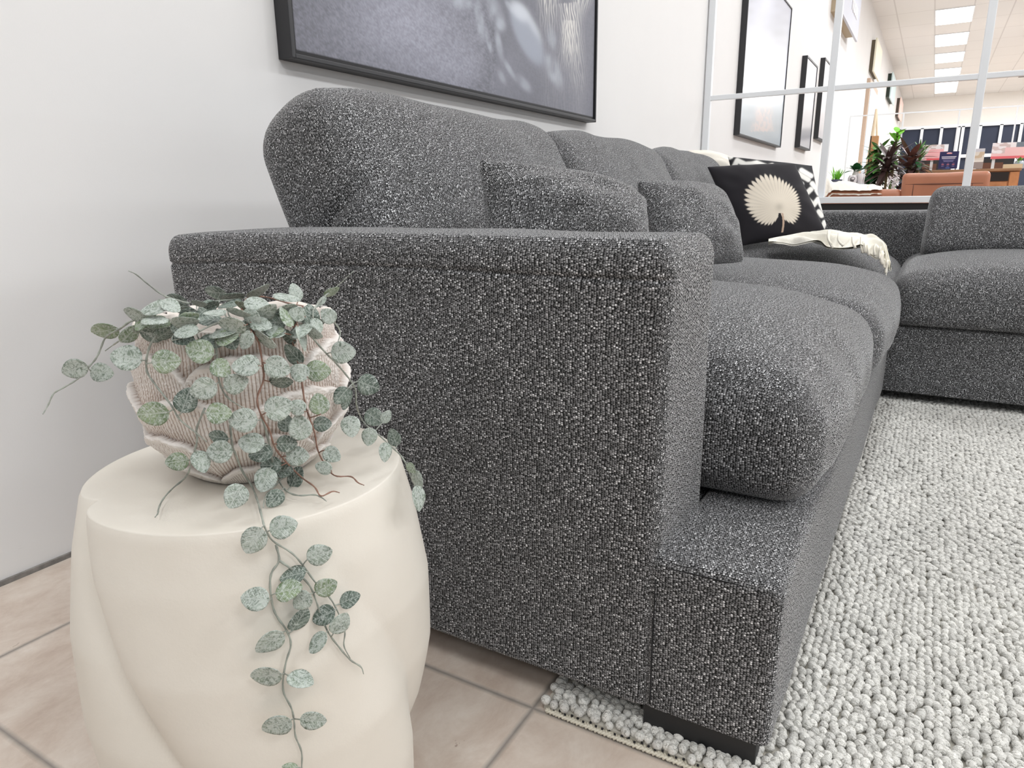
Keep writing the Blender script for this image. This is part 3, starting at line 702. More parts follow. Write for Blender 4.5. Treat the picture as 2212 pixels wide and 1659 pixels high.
vines = [  # (zoom frame, base offset from the surface, points)
    (3, .016, [(780, 322), (680, 318), (575, 327), (515, 370), (440, 410), (410, 480), (385, 530), (345, 575), (300, 625), (270, 650), (200, 690), (160, 715), (135, 770), (105, 822)]),
    (3, .020, [(880, 235), (810, 215), (740, 190), (660, 130), (600, 80), (560, 62)]),
    (3, .012, [(780, 325), (640, 375), (560, 405), (500, 440), (435, 487)]),
    (3, .010, [(790, 335), (700, 410), (660, 500), (655, 590), (690, 650), (740, 715), (790, 780), (830, 850), (910, 915), (975, 970)]),
    (3, .007, [(965, 790), (920, 900), (925, 960), (900, 1050), (870, 1150), (800, 1210), (745, 1270), (720, 1320), (715, 1350), (700, 1370)]),
    (3, .022, [(1100, 310), (1000, 350), (900, 400), (790, 432)]),
    (3, .010, [(1030, 370), (1022, 440), (1030, 520), (1040, 650), (1090, 740), (1200, 805)]),
    (3, .012, [(1190, 335), (1215, 380), (1250, 440), (1270, 550), (1278, 640), (1240, 740), (1265, 830), (1310, 910), (1335, 1000), (1400, 1080), (1480, 1160), (1550, 1210), (1580, 1260), (1640, 1232), (1680, 1240)]),
    (3, .012, [(1485, 250), (1475, 300), (1435, 365), (1430, 430), (1455, 530), (1480, 650), (1495, 760), (1520, 840), (1550, 930), (1560, 1000), (1590, 1070), (1650, 1150), (1740, 1152), (1775, 1185), (1810, 1200)]),
    (3, .012, [(1480, 350), (1530, 410), (1600, 490), (1660, 550), (1720, 620), (1765, 690), (1770, 780), (1810, 870), (1880, 925), (1960, 1000), (2020, 1060), (2060, 1160), (2085, 1220), (2095, 1330)]),
    (3, .012, [(1600, 300), (1655, 340), (1685, 390), (1660, 470)]),
    (3, .008, [(1100, 880), (1110, 990), (1130, 1040), (1160, 1120), (1215, 1205), (1250, 1300), (1275, 1400)], [(965, 520), (1000, 585), (1090, 640), (1145, 700), (1210, 790), (1270, 850), (1310, 920), (1345, 1010), (1338, 1080), (1370, 1142)]),
    (4, .006, [(1018, 605), (1035, 680), (1000, 730), (990, 790), (1000, 880), (1020, 940), (1070, 1010), (1090, 1080), (1065, 1160), (1050, 1290), (1090, 1370), (1105, 1440), (1110, 1510), (1140, 1580), (1140, 1659), (1140, 1720)]),
    (4, .006, [(1035, 680), (1120, 740), (1180, 800), (1215, 890), (1260, 1010), (1310, 1080), (1370, 1150), (1420, 1180), (1432, 1215)]),
    (3, .007, [(1265, 830), (1300, 950), (1330, 1100), (1360, 1180), (1400, 1232), (1460, 1255), (1540, 1250), (1580, 1262), (1610, 1285)]),
    (3, .022, [(1540, 270), (1590, 205), (1660, 150), (1755, 62)]),
    (3, .014, [(1160, 270), (1190, 205), (1290, 200), (1400, 232), (1485, 248)]),
    (3, .012, [(900, 240), (1000, 225), (1100, 215), (1190, 205)]),
    (3, .007, [(1400, 870), (1430, 960), (1420, 1080), (1360, 1180), (1290, 1250), (1275, 1320)]),
]
leaves3 = [(270,583,70,55,-20,1),(417,602,65,52,10,1),(430,380,72,45,-10,0),(595,295,68,35,15,1),(700,322,70,25,5,1),(545,522,90,70,10,1),(565,398,60,40,-50,0),(758,543,80,65,-5,0),(685,395,75,45,10,2),(812,218,60,35,10,2),(1020,177,60,36,5,2),(1110,200,68,24,-8,2),(1095,240,65,20,-10,2),(935,235,45,16,10,1),(1000,245,45,22,-20,2),(868,272,55,22,5,2),(1015,285,60,20,5,1),(860,335,75,35,-5,1),(865,385,70,35,-10,1),(985,320,75,28,5,2),(1145,288,65,20,8,1),(1107,350,75,45,0,1),(1100,430,55,50,60,2),(1185,430,55,38,-60,1),(1250,170,70,22,-30,1),(1240,235,70,40,10,1),(1280,290,80,42,-35,1),(1400,200,75,22,12,1),(1445,175,52,36,75,1),(1335,335,60,48,0,2),(1310,390,75,30,-15,0),(1400,305,65,28,60,0),(1455,290,50,40,20,1),(1530,305,72,42,80,2),(1620,300,50,42,40,1),(1580,225,40,16,-50,1),(1640,175,48,20,-30,0),(1560,350,45,30,60,1),(1480,420,75,22,72,1),(1545,395,50,28,20,1),(935,487,80,66,15,0),(1000,440,70,40,10,2),(1180,565,78,58,0,1),(1350,575,75,62,20,1),(1465,600,56,50,30,1),(1566,593,70,58,0,0),(1700,495,68,60,0,1),(1050,580,60,52,40,0),(1435,505,70,40,45,2),(955,690,76,62,-20,1),(1130,660,70,56,-20,1),(1370,650,65,32,0,2),(865,748,72,60,-70,2),(688,820,88,65,-5,0),(1040,818,72,58,0,0),(1165,855,80,66,0,1),(1357,790,80,68,-20,1),(1455,785,50,44,30,1),(1572,768,60,54,80,0),(1470,892,70,62,80,1),(1590,875,52,42,0,2),(1395,870,50,42,90,2),(1035,945,55,38,10,2),(1040,1022,72,62,0,1),(1208,975,72,56,10,1),(1260,1030,68,50,-10,2),(1400,980,58,46,0,2),(1455,1045,65,54,0,1),(1315,1095,60,48,0,2),(1385,1120,50,42,0,2),(815,1075,65,50,-10,0),(945,1075,64,48,70,1),(1640,1038,52,44,30,1),(1594,1108,48,36,20,1),(1285,1172,72,60,-70,1),(1446,1155,62,42,-65,2),(1128,1260,74,64,-60,1),(1335,1272,60,45,-50,2),(1832,668,64,58,20,2),(1690,725,55,44,-50,2),(1720,745,60,28,-75,2),(1865,840,56,50,30,2),(1740,888,60,52,80,1),(1928,835,40,28,-60,1),(1838,943,50,42,-80,1),(1968,945,50,36,70,2),(1922,1025,54,34,90,1),(2060,1110,34,22,60,0),(2092,1170,56,26,65,1),(2100,1270,72,34,85,1)]
leaves4 = [(912,587,72,60,-60,1),(1054,520,70,56,-15,1),(1225,652,66,50,-20,1),(1096,748,66,42,-15,2),(1078,817,68,50,-15,0),(918,860,70,56,5,1),(1140,870,52,46,-40,1),(1255,805,58,44,-25,0),(1368,862,54,38,-25,2),(1243,940,60,46,-25,2),(1322,977,60,42,-55,1),(1130,958,66,38,-58,2),(988,1067,80,46,-38,1),(1215,1068,62,36,-48,1),(970,1225,76,42,-5,1),(1135,1240,66,42,18,1),(1020,1460,74,46,-22,1),(1195,1435,66,40,5,1),(1085,1652,40,16,5,0)]

def leaf_mat(name, c_dark, c_mid, frost):
    t = NT(name); tc = t.n('ShaderNodeTexCoord'); oi = t.n('ShaderNodeObjectInfo')
    off = t.n('ShaderNodeVectorMath', operation='MULTIPLY_ADD'); cb = t.n('ShaderNodeCombineXYZ')
    for k in range(3): t.l(oi.outputs['Random'], cb.inputs[k])
    t.l(cb.outputs[0], off.inputs[0]); off.inputs[1].default_value = (31, 17, 11); t.l(tc.outputs['UV'], off.inputs[2])
    n1 = t.n('ShaderNodeTexNoise', i_Scale=7.0, i_Detail=8.0, i_Roughness=.78, i_Distortion=1.2); t.l(off.outputs[0], n1.inputs['Vector'])
    n2 = t.n('ShaderNodeTexNoise', i_Scale=1.6, i_Detail=2.0); t.l(off.outputs[0], n2.inputs['Vector'])
    base = t.ramp(n2.outputs[0], [(.35, c_dark), (.65, c_mid)])
    fr = t.ramp(n1.outputs[0], [(frost, 0.0), (frost + .10, .95)])
    sp = t.n('ShaderNodeSeparateXYZ'); t.l(tc.outputs['UV'], sp.inputs[0]); u, v = sp.outputs[0], sp.outputs[1]
    av = t.math('ABSOLUTE', t.math('SUBTRACT', v, .5))
    wob = t.math('MULTIPLY', t.math('SUBTRACT', n1.outputs[0], .5), .13)
    mid = t.ramp(t.math('ADD', av, wob), [(.012, 1.0), (.026, 0.0)])
    q = t.math('FRACT', t.math('ADD', t.math('MULTIPLY', t.math('SUBTRACT', u, t.math('MULTIPLY', av, .75)), 5.5), wob))
    side = t.ramp(t.math('ABSOLUTE', t.math('SUBTRACT', q, .5)), [(.05, .85), (.13, 0.0)])
    ve = t.math('MAXIMUM', mid, side)
    c = t.mix(t.math('MULTIPLY', fr, .8), base, rgba(208, 216, 210)); c = t.mix(t.math('MULTIPLY', ve, .42), c, rgba(216, 224, 218))
    t.col(c); t.b.inputs['Roughness'].default_value = .42; t.b.inputs['Specular IOR Level'].default_value = .5
    h = t.math('ADD', t.math('MULTIPLY', ve, -1.0), t.math('MULTIPLY', n1.outputs[0], 1.2)); t.bump(h, .6, .0012)
    return t.m
LM = [leaf_mat('leaf_frosted_green', rgba(104, 124, 92), rgba(142, 160, 124), .47), leaf_mat('leaf_frosted_grey', rgba(100, 115, 100), rgba(140, 154, 138), .43), leaf_mat('leaf_frosted_slate', rgba(74, 90, 80), rgba(108, 124, 112), .50)]
def leaf_mesh(mi, var):
    n = 17; s = np.linspace(0, 1, n); V = []; UV = []
    wid = .40 * np.sin(np.pi * s ** .80) ** .62; wid[0] = .0; wid[-1] = 0.0
    rr = np.random.default_rng(40 + var); nw = 9
    for i in range(n):
        for j in range(nw):
            q = (j / (nw - 1)) * 2 - 1; y = q * wid[i] * (1 + .012 * math.sin(i * 2.1 + var + q))
            z = -.10 * (s[i] - .45) ** 2 + .10 * y * y * (1 if var != 1 else -1) * 2 + (.012 * math.sin(6 * s[i] + var * 2) * q)
            V.append((s[i], y, z)); UV.append((s[i], .5 + y))
    V = np.array(V); top = V.copy(); bot = V - np.array([0, 0, .012]); f = grid_faces(n, nw)
    bd = [i * nw for i in range(n)] + [(n - 1) * nw + j for j in range(1, nw)] + [i * nw + nw - 1 for i in range(n - 2, -1, -1)] + [j for j in range(nw - 2, 0, -1)]
    N = len(V); F = np.concatenate([f, f[:, ::-1] + N, np.array([(bd[k], bd[k] + N, bd[(k + 1) % len(bd)] + N, bd[(k + 1) % len(bd)]) for k in range(len(bd))])])
    VV = np.concatenate([top, bot]); uv = np.array(UV + UV)
    me = bpy.data.meshes.new('leaf'); me.from_pydata(VV.tolist(), [], F.tolist()); l = me.uv_layers.new(name='UVMap')
    l.data.foreach_set('uv', uv[F].ravel().astype(np.float32)); me.polygons.foreach_set('use_smooth', np.ones(len(F), bool)); me.materials.append(LM[mi]); me.update()
    return me
LMESH = {(m_, v_): leaf_mesh(m_, v_) for m_ in range(3) for v_ in range(3)}
STEM = plain('green_grey_stem', rgba(150, 155, 146), .7, noise=.3, nscale=120); STEM2 = plain('brown_red_stem', rgba(140, 108, 94), .7, noise=.25, nscale=150)
vine_px, vine_3d = [], []
for v in vines:
    fr = Z3 if v[0] == 3 else Z4; pts = [fr(*p) for p in v[2]]
    if len(v) > 3: pts += [Z4(*p) for p in v[3]]
    sm = smooth_path([(a, b, 0) for a, b in pts], 5)[:, :2]
    P = np.array([lay(a, b, v[1]) for a, b in sm])
    for _ in range(2):
        Q = P.copy(); Q[1:-1] = (P[:-2] + 2 * P[1:-1] + P[2:]) / 4; P = Q
    vine_px.append(sm); vine_3d.append(P)
leaf_list = [(*Z3(x, y), a / 2.458, b / 2.458, g, m) for x, y, a, b, g, m in leaves3] + [(*Z4(x, y), a / 2.1854, b / 2.1854, g, m) for x, y, a, b, g, m in leaves4]
_r = np.random.default_rng(12)
for _ in range(26):   # short-stalked leaves crowding the mouth of the pot
    x_ = _r.uniform(640, 1600); y_ = 300 + 55 * math.sin((x_ - 600) / 320) * _r.uniform(-.2, 1) + _r.uniform(-55, 95)
    leaf_list.append((*Z3(x_, y_), _r.uniform(55, 76) / 2.458, _r.uniform(24, 44) / 2.458, _r.uniform(-40, 40), int(_r.choice([1, 1, 2, 2, 0]))))
assign = [[] for _ in vines]; stalks = [[] for _ in vines]
camR, camU, camB = R[:, 0], R[:, 1], R[:, 2]
for (px, py, a, b, g, m) in leaf_list:
    g = math.radians(g); dx, dy = math.cos(g), math.sin(g)
    cand = []
    for sgn in (-1, 1):
        bx, by = px + sgn * dx * a, py + sgn * dy * a
        for vi, sm in enumerate(vine_px):
            d = np.hypot(sm[:, 0] - bx, sm[:, 1] - by); k = int(d.argmin()); cand.append((d[k], vi, k, sgn))
    d, vi, k, sgn = min(cand)
    assign[vi].append((px, py, a, b, dx * -sgn, dy * -sgn, m, k, d))
for vi, P in enumerate(vine_3d):
    rad = np.linspace(.0010, .0007, len(P)) * (1 + .18 * np.sin(np.arange(len(P)) * 1.7)); rad[-4:] *= .7
    paths = [(P, rad)]
    lv = []
    for (px, py, a, b, dx, dy, m, k, d) in assign[vi]:
        off = random.uniform(.010, .020) + (.010 if m == 1 else (-.004 if m == 2 else .006))
        C = lay(px, py, off); D = -((C - CAM) @ R)[2]; L = 2 * a / FPX * D
        ax = camR * dx - camU * dy; tilt = math.acos(min(1, max(.2, b / (a * .80)))) * random.choice((-1, 1))
        pitch = random.uniform(-.22, .22); view = (CAM - C) / np.linalg.norm(CAM - C)
        ax = ax * math.cos(pitch) + view * math.sin(pitch); side = np.cross(view, ax); side /= np.linalg.norm(side); nr = np.cross(ax, side)
        s2 = side * math.cos(tilt) + nr * math.sin(tilt); n2 = np.cross(ax, s2)
        base = C - ax * L * .5
        wscale = 1.0 if b / (a * .80) <= 1 else b / (a * .80)
        lv.append((base, ax, s2, n2, L, m, wscale))
        root = P[k]
        gap = np.linalg.norm(base - root)
        if gap < .06: paths.append((smooth_path([root, (root + base) / 2 + view * .0012, base + ax * L * .04], 3), .0006))
    vo = tubes('vine', paths, STEM2 if vi in (7, 8, 16) else STEM, plant, n=6)
    for (base, ax, s2, n2, L, m, ws) in lv:
        lo = bpy.data.objects.new('leaf', LMESH[(m, random.randrange(3))]); col.objects.link(lo); lo.parent = vo
        Mx = Matrix([(ax[0], s2[0], n2[0], base[0]), (ax[1], s2[1], n2[1], base[1]), (ax[2], s2[2], n2[2], base[2]), (0, 0, 0, 1)]) @ Matrix.Diagonal((L, L * ws, L, 1))
        lo.matrix_parent_inverse = Matrix.Identity(4)
        lo.matrix_basis = (Matrix.Translation(-Vector(plant.location))) @ Mx
        lo.matrix_parent_inverse = Matrix.Identity(4)
    # vine's own offset: world = plant.location + parent_inverse + ...
    for c in vo.children: c.matrix_basis = Matrix.Translation(Vector(plant.location)) @ c.matrix_basis

# ------------------------------------------------------------------ pictures and boards on the wall
BLK = plain('black_frame_wood', rgba(38, 38, 41), .45, bump=.05)
def frame_art(label, x0, x1, z0, z1, depth, border, paint, res=.006, cat='picture', edge=BLK, art=None, name='framed_picture', zoff=0.0, inset=.008, off=0.0):
    yf = W - depth - off; yb = W - off
    t_ = thing(name, label, cat, ((x0 + x1) / 2, yb, z0))
    b = border; P = [box_np((x0, yf, z0), (x0 + b, yb, z1)), box_np((x1 - b, yf, z0), (x1, yb, z1)), box_np((x0 + b, yf, z0), (x1 - b, yb, z0 + b)), box_np((x0 + b, yf, z1 - b), (x1 - b, yb, z1))]
    V, F = join_np(P); fr = mesh_np('frame', V, F, edge, t_, smooth=False)
    m = fr.modifiers.new('bevel', 'BEVEL'); m.width = .002; m.segments = 2
    nx, nz = max(2, int((x1 - x0) / res)), max(2, int((z1 - z0) / res))
    X, Z = np.meshgrid(np.linspace(x0 + b, x1 - b, nx), np.linspace(z0 + b, z1 - b, nz), indexing='ij')
    V = np.stack([X, np.full(X.shape, yf + inset), Z], 2).reshape(-1, 3)
    c = paint(V); f = grid_faces(nx, nz)[:, ::-1]
    # a thin slab: front grid plus back sheet
    V2 = V + np.array([0, .004, 0]); F = np.concatenate([f, f[:, ::-1] + len(V)])
    mesh_np('artwork', np.concatenate([V, V2]), F, art or ART, t_, colr=np.concatenate([c, c]), smooth=False)
    return t_
ART = attr_mat('art_print', .55, .4); ARTG = attr_mat('art_print_behind_glass', .3, .4, coat=.1)
def ell(x, y, cx, cy, a, b, ang, soft=.18):
    g = math.radians(ang); dx, dy = x - cx, y - cy; u = (dx * math.cos(g) + dy * math.sin(g)) / a; v = (-dx * math.sin(g) + dy * math.cos(g)) / b
    return 1 / (1 + np.exp((np.hypot(u, v) - 1) / soft))
def paint1(V):
    px, py = proj(V); x = (px - 560) * 2.836; y = py * 2.836
    b = 112 + 44 * np.exp(-(((x - 880) / 420) ** 2 + ((y - 120) / 300) ** 2)) + 26 * np.exp(-(((x - 1250) / 330) ** 2 + ((y - 420) / 190) ** 2)) + 8 * np.exp(-((x - 1950) / 160) ** 2)
    sp = vnoise(np.stack([x / 7, y / 7, x * 0], 1)); sp2 = vnoise(np.stack([x / 22, y / 22, x * 0 + 3], 1))
    b = b + (13 * sp + 6 * sp2) * (x < 1450) + 4 * sp * (x >= 1450)
    b = b - 14 * ell(x, y, 1430, 330, 60, 260, 15, .3)
    c = np.stack([b * .985, b * .99, b * 1.075], 1)
    def lay_(m, colr): 
        nonlocal c; m = np.clip(m, 0, 1)[:, None]; c = c * (1 - m) + np.array(colr) * m
    nz = .75 + .35 * vnoise(np.stack([x / 30, y / 60, x * 0 + 9], 1))
    for e in [(1240, 20, 70, 36, 10), (1350, 120, 120, 24, 82), (1450, 80, 110, 42, 70), (1480, 150, 40, 25, 60), (1405, 250, 70, 14, 78), (1530, 40, 40, 14, 60), (1790, 230, 70, 26, 80), (1800, 430, 105, 40, 68), (1530, 420, 75, 14, 60), (1485, 470, 48, 16, 65), (1620, 510, 60, 26, 50), (1470, 280, 90, 18, 80)]:
        lay_(ell(x, y, *e) * .75 * nz, (178, 183, 194))
    lay_(ell(x, y, 1640, 210, 205, 68, 66, .08) * .85, (160, 166, 180)); lay_(ell(x, y, 1595, 70, 75, 40, 50, .2) * .9, (205, 210, 218)); lay_(ell(x, y, 1680, 160, 90, 20, 62, .3) * .6, (205, 210, 216))
    # tassels of pale strands
    for (ax, ay, bx, by, w0, w1) in [(1770, -60, 1780, 200, 60, 60), (1900, 60, 1960, 540, 60, 50), (1900, 150, 1880, 430, 40, 60), (1980, -40, 1960, 130, 60, 30)]:
        t = np.clip(((x - ax) * (bx - ax) + (y - ay) * (by - ay)) / ((bx - ax) ** 2 + (by - ay) ** 2), -.1, 1.1); cx = ax + t * (bx - ax); w = w0 + (w1 - w0) * t
        q = (x - cx) / w; st = .5 + .5 * np.sin(q * 26 + 1 * vnoise(np.stack([q * 6, y / 60, x * 0], 1)) * 3)
        lay_((np.exp(-np.abs(q) ** 3) * np.clip(1.2 - t, 0, 1) * (t > -.09)) * (.15 + .85 * st ** 1.5), (222, 219, 214))
    e = (V[:, 0] < 1.364 + .012 + .009) | (V[:, 0] > 3.257 - .012 - .009) | (V[:, 2] < 1.072 + .012 + .009); c[e] = (14, 14, 18)   # shade of the gap inside the frame, painted on as a black band
    return s2l(np.clip(c, 0, 255))
_d1 = W - on(632, 127, 0, 1.372)[1]
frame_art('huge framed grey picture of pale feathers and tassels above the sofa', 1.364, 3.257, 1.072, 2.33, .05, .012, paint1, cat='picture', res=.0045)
def paint2(V):
    x, y = proj(V)
    b = 190 + 0 * x; b = b + 30 * np.exp(-(((x - 1650) / 25) ** 2 + ((y - 20) / 45) ** 2)) - 38 * ell(x, y, 1695, 95, 60, 22, 50, .5) - 22 * np.exp(-((x - 1600) / 22) ** 2) * (y < 200)
    b = b - 12 * np.clip((y - 160) / 60, 0, 1) + 6 * vnoise(np.stack([x / 20, y / 12, x * 0], 1))
    c = np.stack([b * .96, b * .98, b * 1.05], 1); c[:, 1] += 6 * np.clip((y - 170) / 60, 0, 1)
    w = np.interp(y, [130, 150, 200, 215, 255, 280], [3, 6, 9, 16, 18, 24]); cx = np.interp(y, [130, 285], [1661, 1646])
    m = (1 / (1 + np.exp((np.abs(x - cx) - w) / 2.5))) * (y > 132) * (y < 284) * (.35 + .35 * (vnoise(np.stack([x / 3, y / 5, x * 0], 1)) > -.1))
    c = c * (1 - m[:, None]) + np.array((214, 194, 188)) * m[:, None]
    m2 = .4 * ell(x, y, 1673, 145, 5, 12, 0); c = c * (1 - m2[:, None]) + np.array((110, 112, 125)) * m2[:, None]
    return s2l(np.clip(c, 0, 255))
frame_art('tall black framed picture of a blurred pale tower under a cloudy sky', 6.16, 8.02, 1.212, 2.53, .05, .014, paint2, res=.012, art=ARTG)
def paint34(V):
    x, y = proj(V); c = np.stack([204 + 0 * x, 203 + 0 * x, 207 + 0 * x], 1); m = ell(x, y, 1738, 290, 12, 26, 80, .15)[:, None] * .8
    c = c * (1 - m) + np.array((120, 122, 132)) * m; g = ((y > 212) & (y < 222))[:, None] * .15; return s2l(np.clip(c * (1 - g), 0, 255))
frame_art('nearer of two black framed prints behind glass on the far wall', 9.14, 9.97, 1.275, 2.27, .06, .022, paint34, res=.02, art=ARTG)['group'] = 'pair of black framed prints'
frame_art('farther of two black framed prints, partly hidden by the other', 10.55, 11.35, 1.46, 2.46, .06, .022, paint34, res=.02, art=ARTG)['group'] = 'pair of black framed prints'
def flat(c): return lambda V: np.broadcast_to(s2l(c), V.shape)
def board(label, x0, x1, z0, z1, c, edge, dep=.12):
    t_ = thing('hanging_board', label, 'sign', ((x0 + x1) / 2, W, z0), 'boards hung high on the wall')
    box('panel', (x0, W - dep, z0), (x1, W - dep + .03, z1), plain('board_face', rgba(*c), .6), t_)
    box('batten', (x0 + .03, W - dep + .03, z0 + .03), (x1 - .25, W, z1 - .03), plain('board_side', rgba(*edge), .7), t_)
    return t_
bd = board('large pale grey board with white lettering high on the wall', 11.0, 13.15, 3.07, 4.2, (196, 198, 208), (176, 160, 136), .15)
cu = bpy.data.curves.new('lettering', 'FONT'); cu.body = 'room'; cu.size = .34; cu.extrude = .004; cu.align_x = 'CENTER'
_t = bpy.data.objects.new('tmp', cu); col.objects.link(_t); bpy.context.view_layer.update(); _me = bpy.data.meshes.new_from_object(_t.evaluated_get(bpy.context.evaluated_depsgraph_get())); bpy.data.objects.remove(_t)
tx = bpy.data.objects.new('lettering', _me); col.objects.link(tx); _me.materials.clear(); _me.materials.append(plain('white_lettering', (1, 1, 1, 1), .5)); tx.parent = bd
tx.matrix_parent_inverse = Matrix.Translation(-Vector(bd.location)); tx.rotation_euler = (math.radians(90), 0, 0); tx.location = (12.35, W - .158, 3.30)
board('pale yellow board high on the wall behind the grey one', 17.35, 19.0, 3.22, 3.86, (238, 235, 216), (104, 96, 80), .10)
board('pale blue green board high on the wall', 23.2, 25.4, 3.34, 4.0, (206, 226, 228), (50, 62, 52))
board('farthest board high on the wall, pale pink', 28.9, 31.2, 3.34, 3.98, (236, 212, 204), (90, 80, 70))
t_ = thing('tall_mirror', 'tall thin brown framed mirror on the white wall, its pale blue reflection painted on', 'mirror', (18.3, W, .9))
box('frame', (17.25, W - .07, .9), (19.4, W, 3.08), plain('light_brown_frame', rgba(196, 172, 152), .5), t_, bevel=.004)
box('glass', (17.40, W - .078, 1.02), (19.25, W - .069, 2.96), plain('painted_blue_reflection', rgba(214, 226, 240), .5, spec=.3), t_)  # pale blue reflection of the mirror painted in as base colour

# ------------------------------------------------------------------ dividers of white metal
XP = 5.2
dv = thing('metal_divider', 'white metal post and rail divider on a low wall behind the corner sofa', 'divider', (XP, -.5, 0))
box('low_panel', (XP, -3.2, 0), (XP + .06, W - .004, .668), plain('black_low_panel', (0.01, 0.01, 0.011, 1), .5), dv)
box('cap_rail', (XP - .02, -3.2, .671), (XP + .10, W - .004, .712), WHITE_METAL, dv, bevel=.004)
for y in (1.455, .655, -.165, -.985, -1.8): box('post', (XP + .015, y - .022, .71), (XP + .055, y + .022, 2.7), WHITE_METAL, dv, bevel=.004)
box('rail', (XP + .018, -3.2, 1.375), (XP + .05, 1.455, 1.408), WHITE_METAL, dv, bevel=.004)
XQ = 14.0
a_ = on(1838, 250, 0, XQ); b_ = on(2197, 233, 0, XQ)
dv2 = thing('slim_divider', 'slim white metal frame divider further back in the shop', 'divider', (XQ, 0, 0))
for px_ in (1838, 1953, 2073, 2197): 
    y = on(px_, 243, 0, XQ)[1]; box('post', (XQ, y - .011, 0), (XQ + .022, y + .011, a_[2] - .021), WHITE_METAL, dv2)
box('rail', (XQ, b_[1] - 1.5, a_[2] - .02), (XQ + .022, a_[1] + .011, a_[2]), WHITE_METAL, dv2)

# ------------------------------------------------------------------ navy panelled wall section at the back
XN = 20.0; NAVY = plain('navy_panel', rgba(34, 42, 62), .6, noise=.15, nscale=3)
nw = thing('panel_screen', 'dark navy panelled screen with white posts across the back of the shop', 'screen', (XN, -1.0, 0))
yl = on(1943, 282, 0, XN)[1]; zt = on(2070, 275, 0, XN)[2]
box('panel', (XN + .04, -4.2, 0), (XN + .08, yl, zt), NAVY, nw)
for px_ in (1946, 1991, 2033, 2070, 2079, 2116, 2161, 2204): 
    y = on(px_, 290, 0, XN)[1]; box('post', (XN - .02, y - .03, 0), (XN + .04, y + .03, zt + .02), WHITE_METAL, nw)
box('top_rail', (XN - .02, -4.2, zt), (XN + .08, yl, zt + .07), WHITE_METAL, nw)
box('mid_rail', (XN - .025, on(2206, 335, 0, XN)[1], on(2100, 340, 0, XN)[2]), (XN + .03, on(2070, 335, 0, XN)[1], on(2100, 333, 0, XN)[2]), WHITE_METAL, nw)

# ------------------------------------------------------------------ wood sideboard and what stands on it
OAK = plain('oak_veneer', rgba(176, 120, 78), .5, noise=.18, nscale=9); OAKT = plain('worn_oak_top', rgba(150, 112, 80), .5, noise=.15, nscale=9); DK = plain('dark_niche', (0.02, 0.016, 0.013, 1), .3)
XS = 10.0; zt_ = on(2080, 366, 0, XS)[2]; yL = on(1979, 370, 0, XS)[1]; yR = on(2206, 370, 0, XS)[1]
sb = thing('sideboard', 'long oak sideboard with a dark glazed niche behind the brown leather sofa', 'sideboard', (XS + .3, (yL + yR) / 2, 0))
box('top', (XS - .02, yR, zt_ - .03), (XS + .55, yL, zt_), OAKT, sb, bevel=.004)
box('body', (XS + .01, yR + .01, .05), (XS + .54, yL - .01, zt_ - .03), OAK, sb)
y1_, y2_ = on(2138, 380, 0, XS)[1], on(2179, 380, 0, XS)[1]
box('glass_niche', (XS, y2_, on(2160, 391, 0, XS)[2]), (XS + .015, y1_, zt_ - .04), DK, sb)
box('drawer', (XS - .004, y2_ + .008, .60), (XS + .012, y1_, on(2160, 393, 0, XS)[2]), OAK, sb, bevel=.003)
box('door', (XS - .006, yR + .02, .1), (XS + .012, y2_ - .008, zt_ - .04), plain('oak_door', rgba(188, 128, 82), .5, noise=.15, nscale=9), sb, bevel=.003)
for yy in (yR + .05, yL - .05): box('leg', (XS + .04, yy - .03, 0), (XS + .5, yy + .03, .055), OAK, sb)
def sign_px(name, label, px0, py0, px1, py1, X, paint, parts=None, cat='sign', th=.02, res=48, pole=None):
    a = on(px0, py0, 0, X); b = on(px1, py1, 0, X); y0, y1 = sorted((a[1], b[1])); z0, z1 = sorted((a[2], b[2])); z0 = max(z0, zt_ + .002) if parts != 'pole' else z0
    t_ = thing(name, label, cat, (X, (y0 + y1) / 2, zt_))
    Y, Z = np.meshgrid(np.linspace(y0, y1, res), np.linspace(z0, z1, res), indexing='ij'); V = np.stack([np.full(Y.shape, X - .0015), Y, Z], 2).reshape(-1, 3)
    c = paint((V[:, 1] - y1) / (y0 - y1), (z1 - V[:, 2]) / (z1 - z0)); f = grid_faces(res, res)
    mesh_np('printed_face', np.concatenate([V, V + np.array([.001, 0, 0])]), np.concatenate([f[:, ::-1], f + len(V)]), ART, t_, colr=np.concatenate([c, c]), smooth=False)
    box('board', (X, y0, z0), (X + th, y1, z1), WHITE_METAL, t_)
    if parts == 'pole': box('pole', (X + th, (y0 + y1) / 2 - .015 + (pole or 0), zt_ + .001), (X + th + .03, (y0 + y1) / 2 + .015 + (pole or 0), z1 - .02), WHITE_METAL, t_)
    return t_
def rep(c, u): return np.broadcast_to(s2l(c), (len(u), 3)).copy()
def sale(u, v):
    c = rep((238, 232, 232), u); n_ = vnoise(np.stack([u * 9, v * 7, u * 0], 1))
    c[n_ > .15] = s2l((206, 188, 184)); c[(n_ < -.35)] = s2l((186, 180, 184)); pk = (u + v * .25 > .45) & (v > .28) | (v > .62) & (u > .25); c[pk] = s2l((240, 186, 188))
    lines = pk & (np.abs((v * 9) % 1 - .5) < .13) & (v < .84) & (u > .3) & (u < .93); c[lines] = s2l((224, 140, 146)); c[(v > .88) & (u > .3)] = s2l((226, 92, 100)); c[(u > .86) & (v < .45)] = s2l((244, 244, 246)); return c
sign_px('sale_sign', 'pink and white printed sign beside the dark palm leaves', 1986, 314, 2045, 345, XS + .30, sale, 'pole')
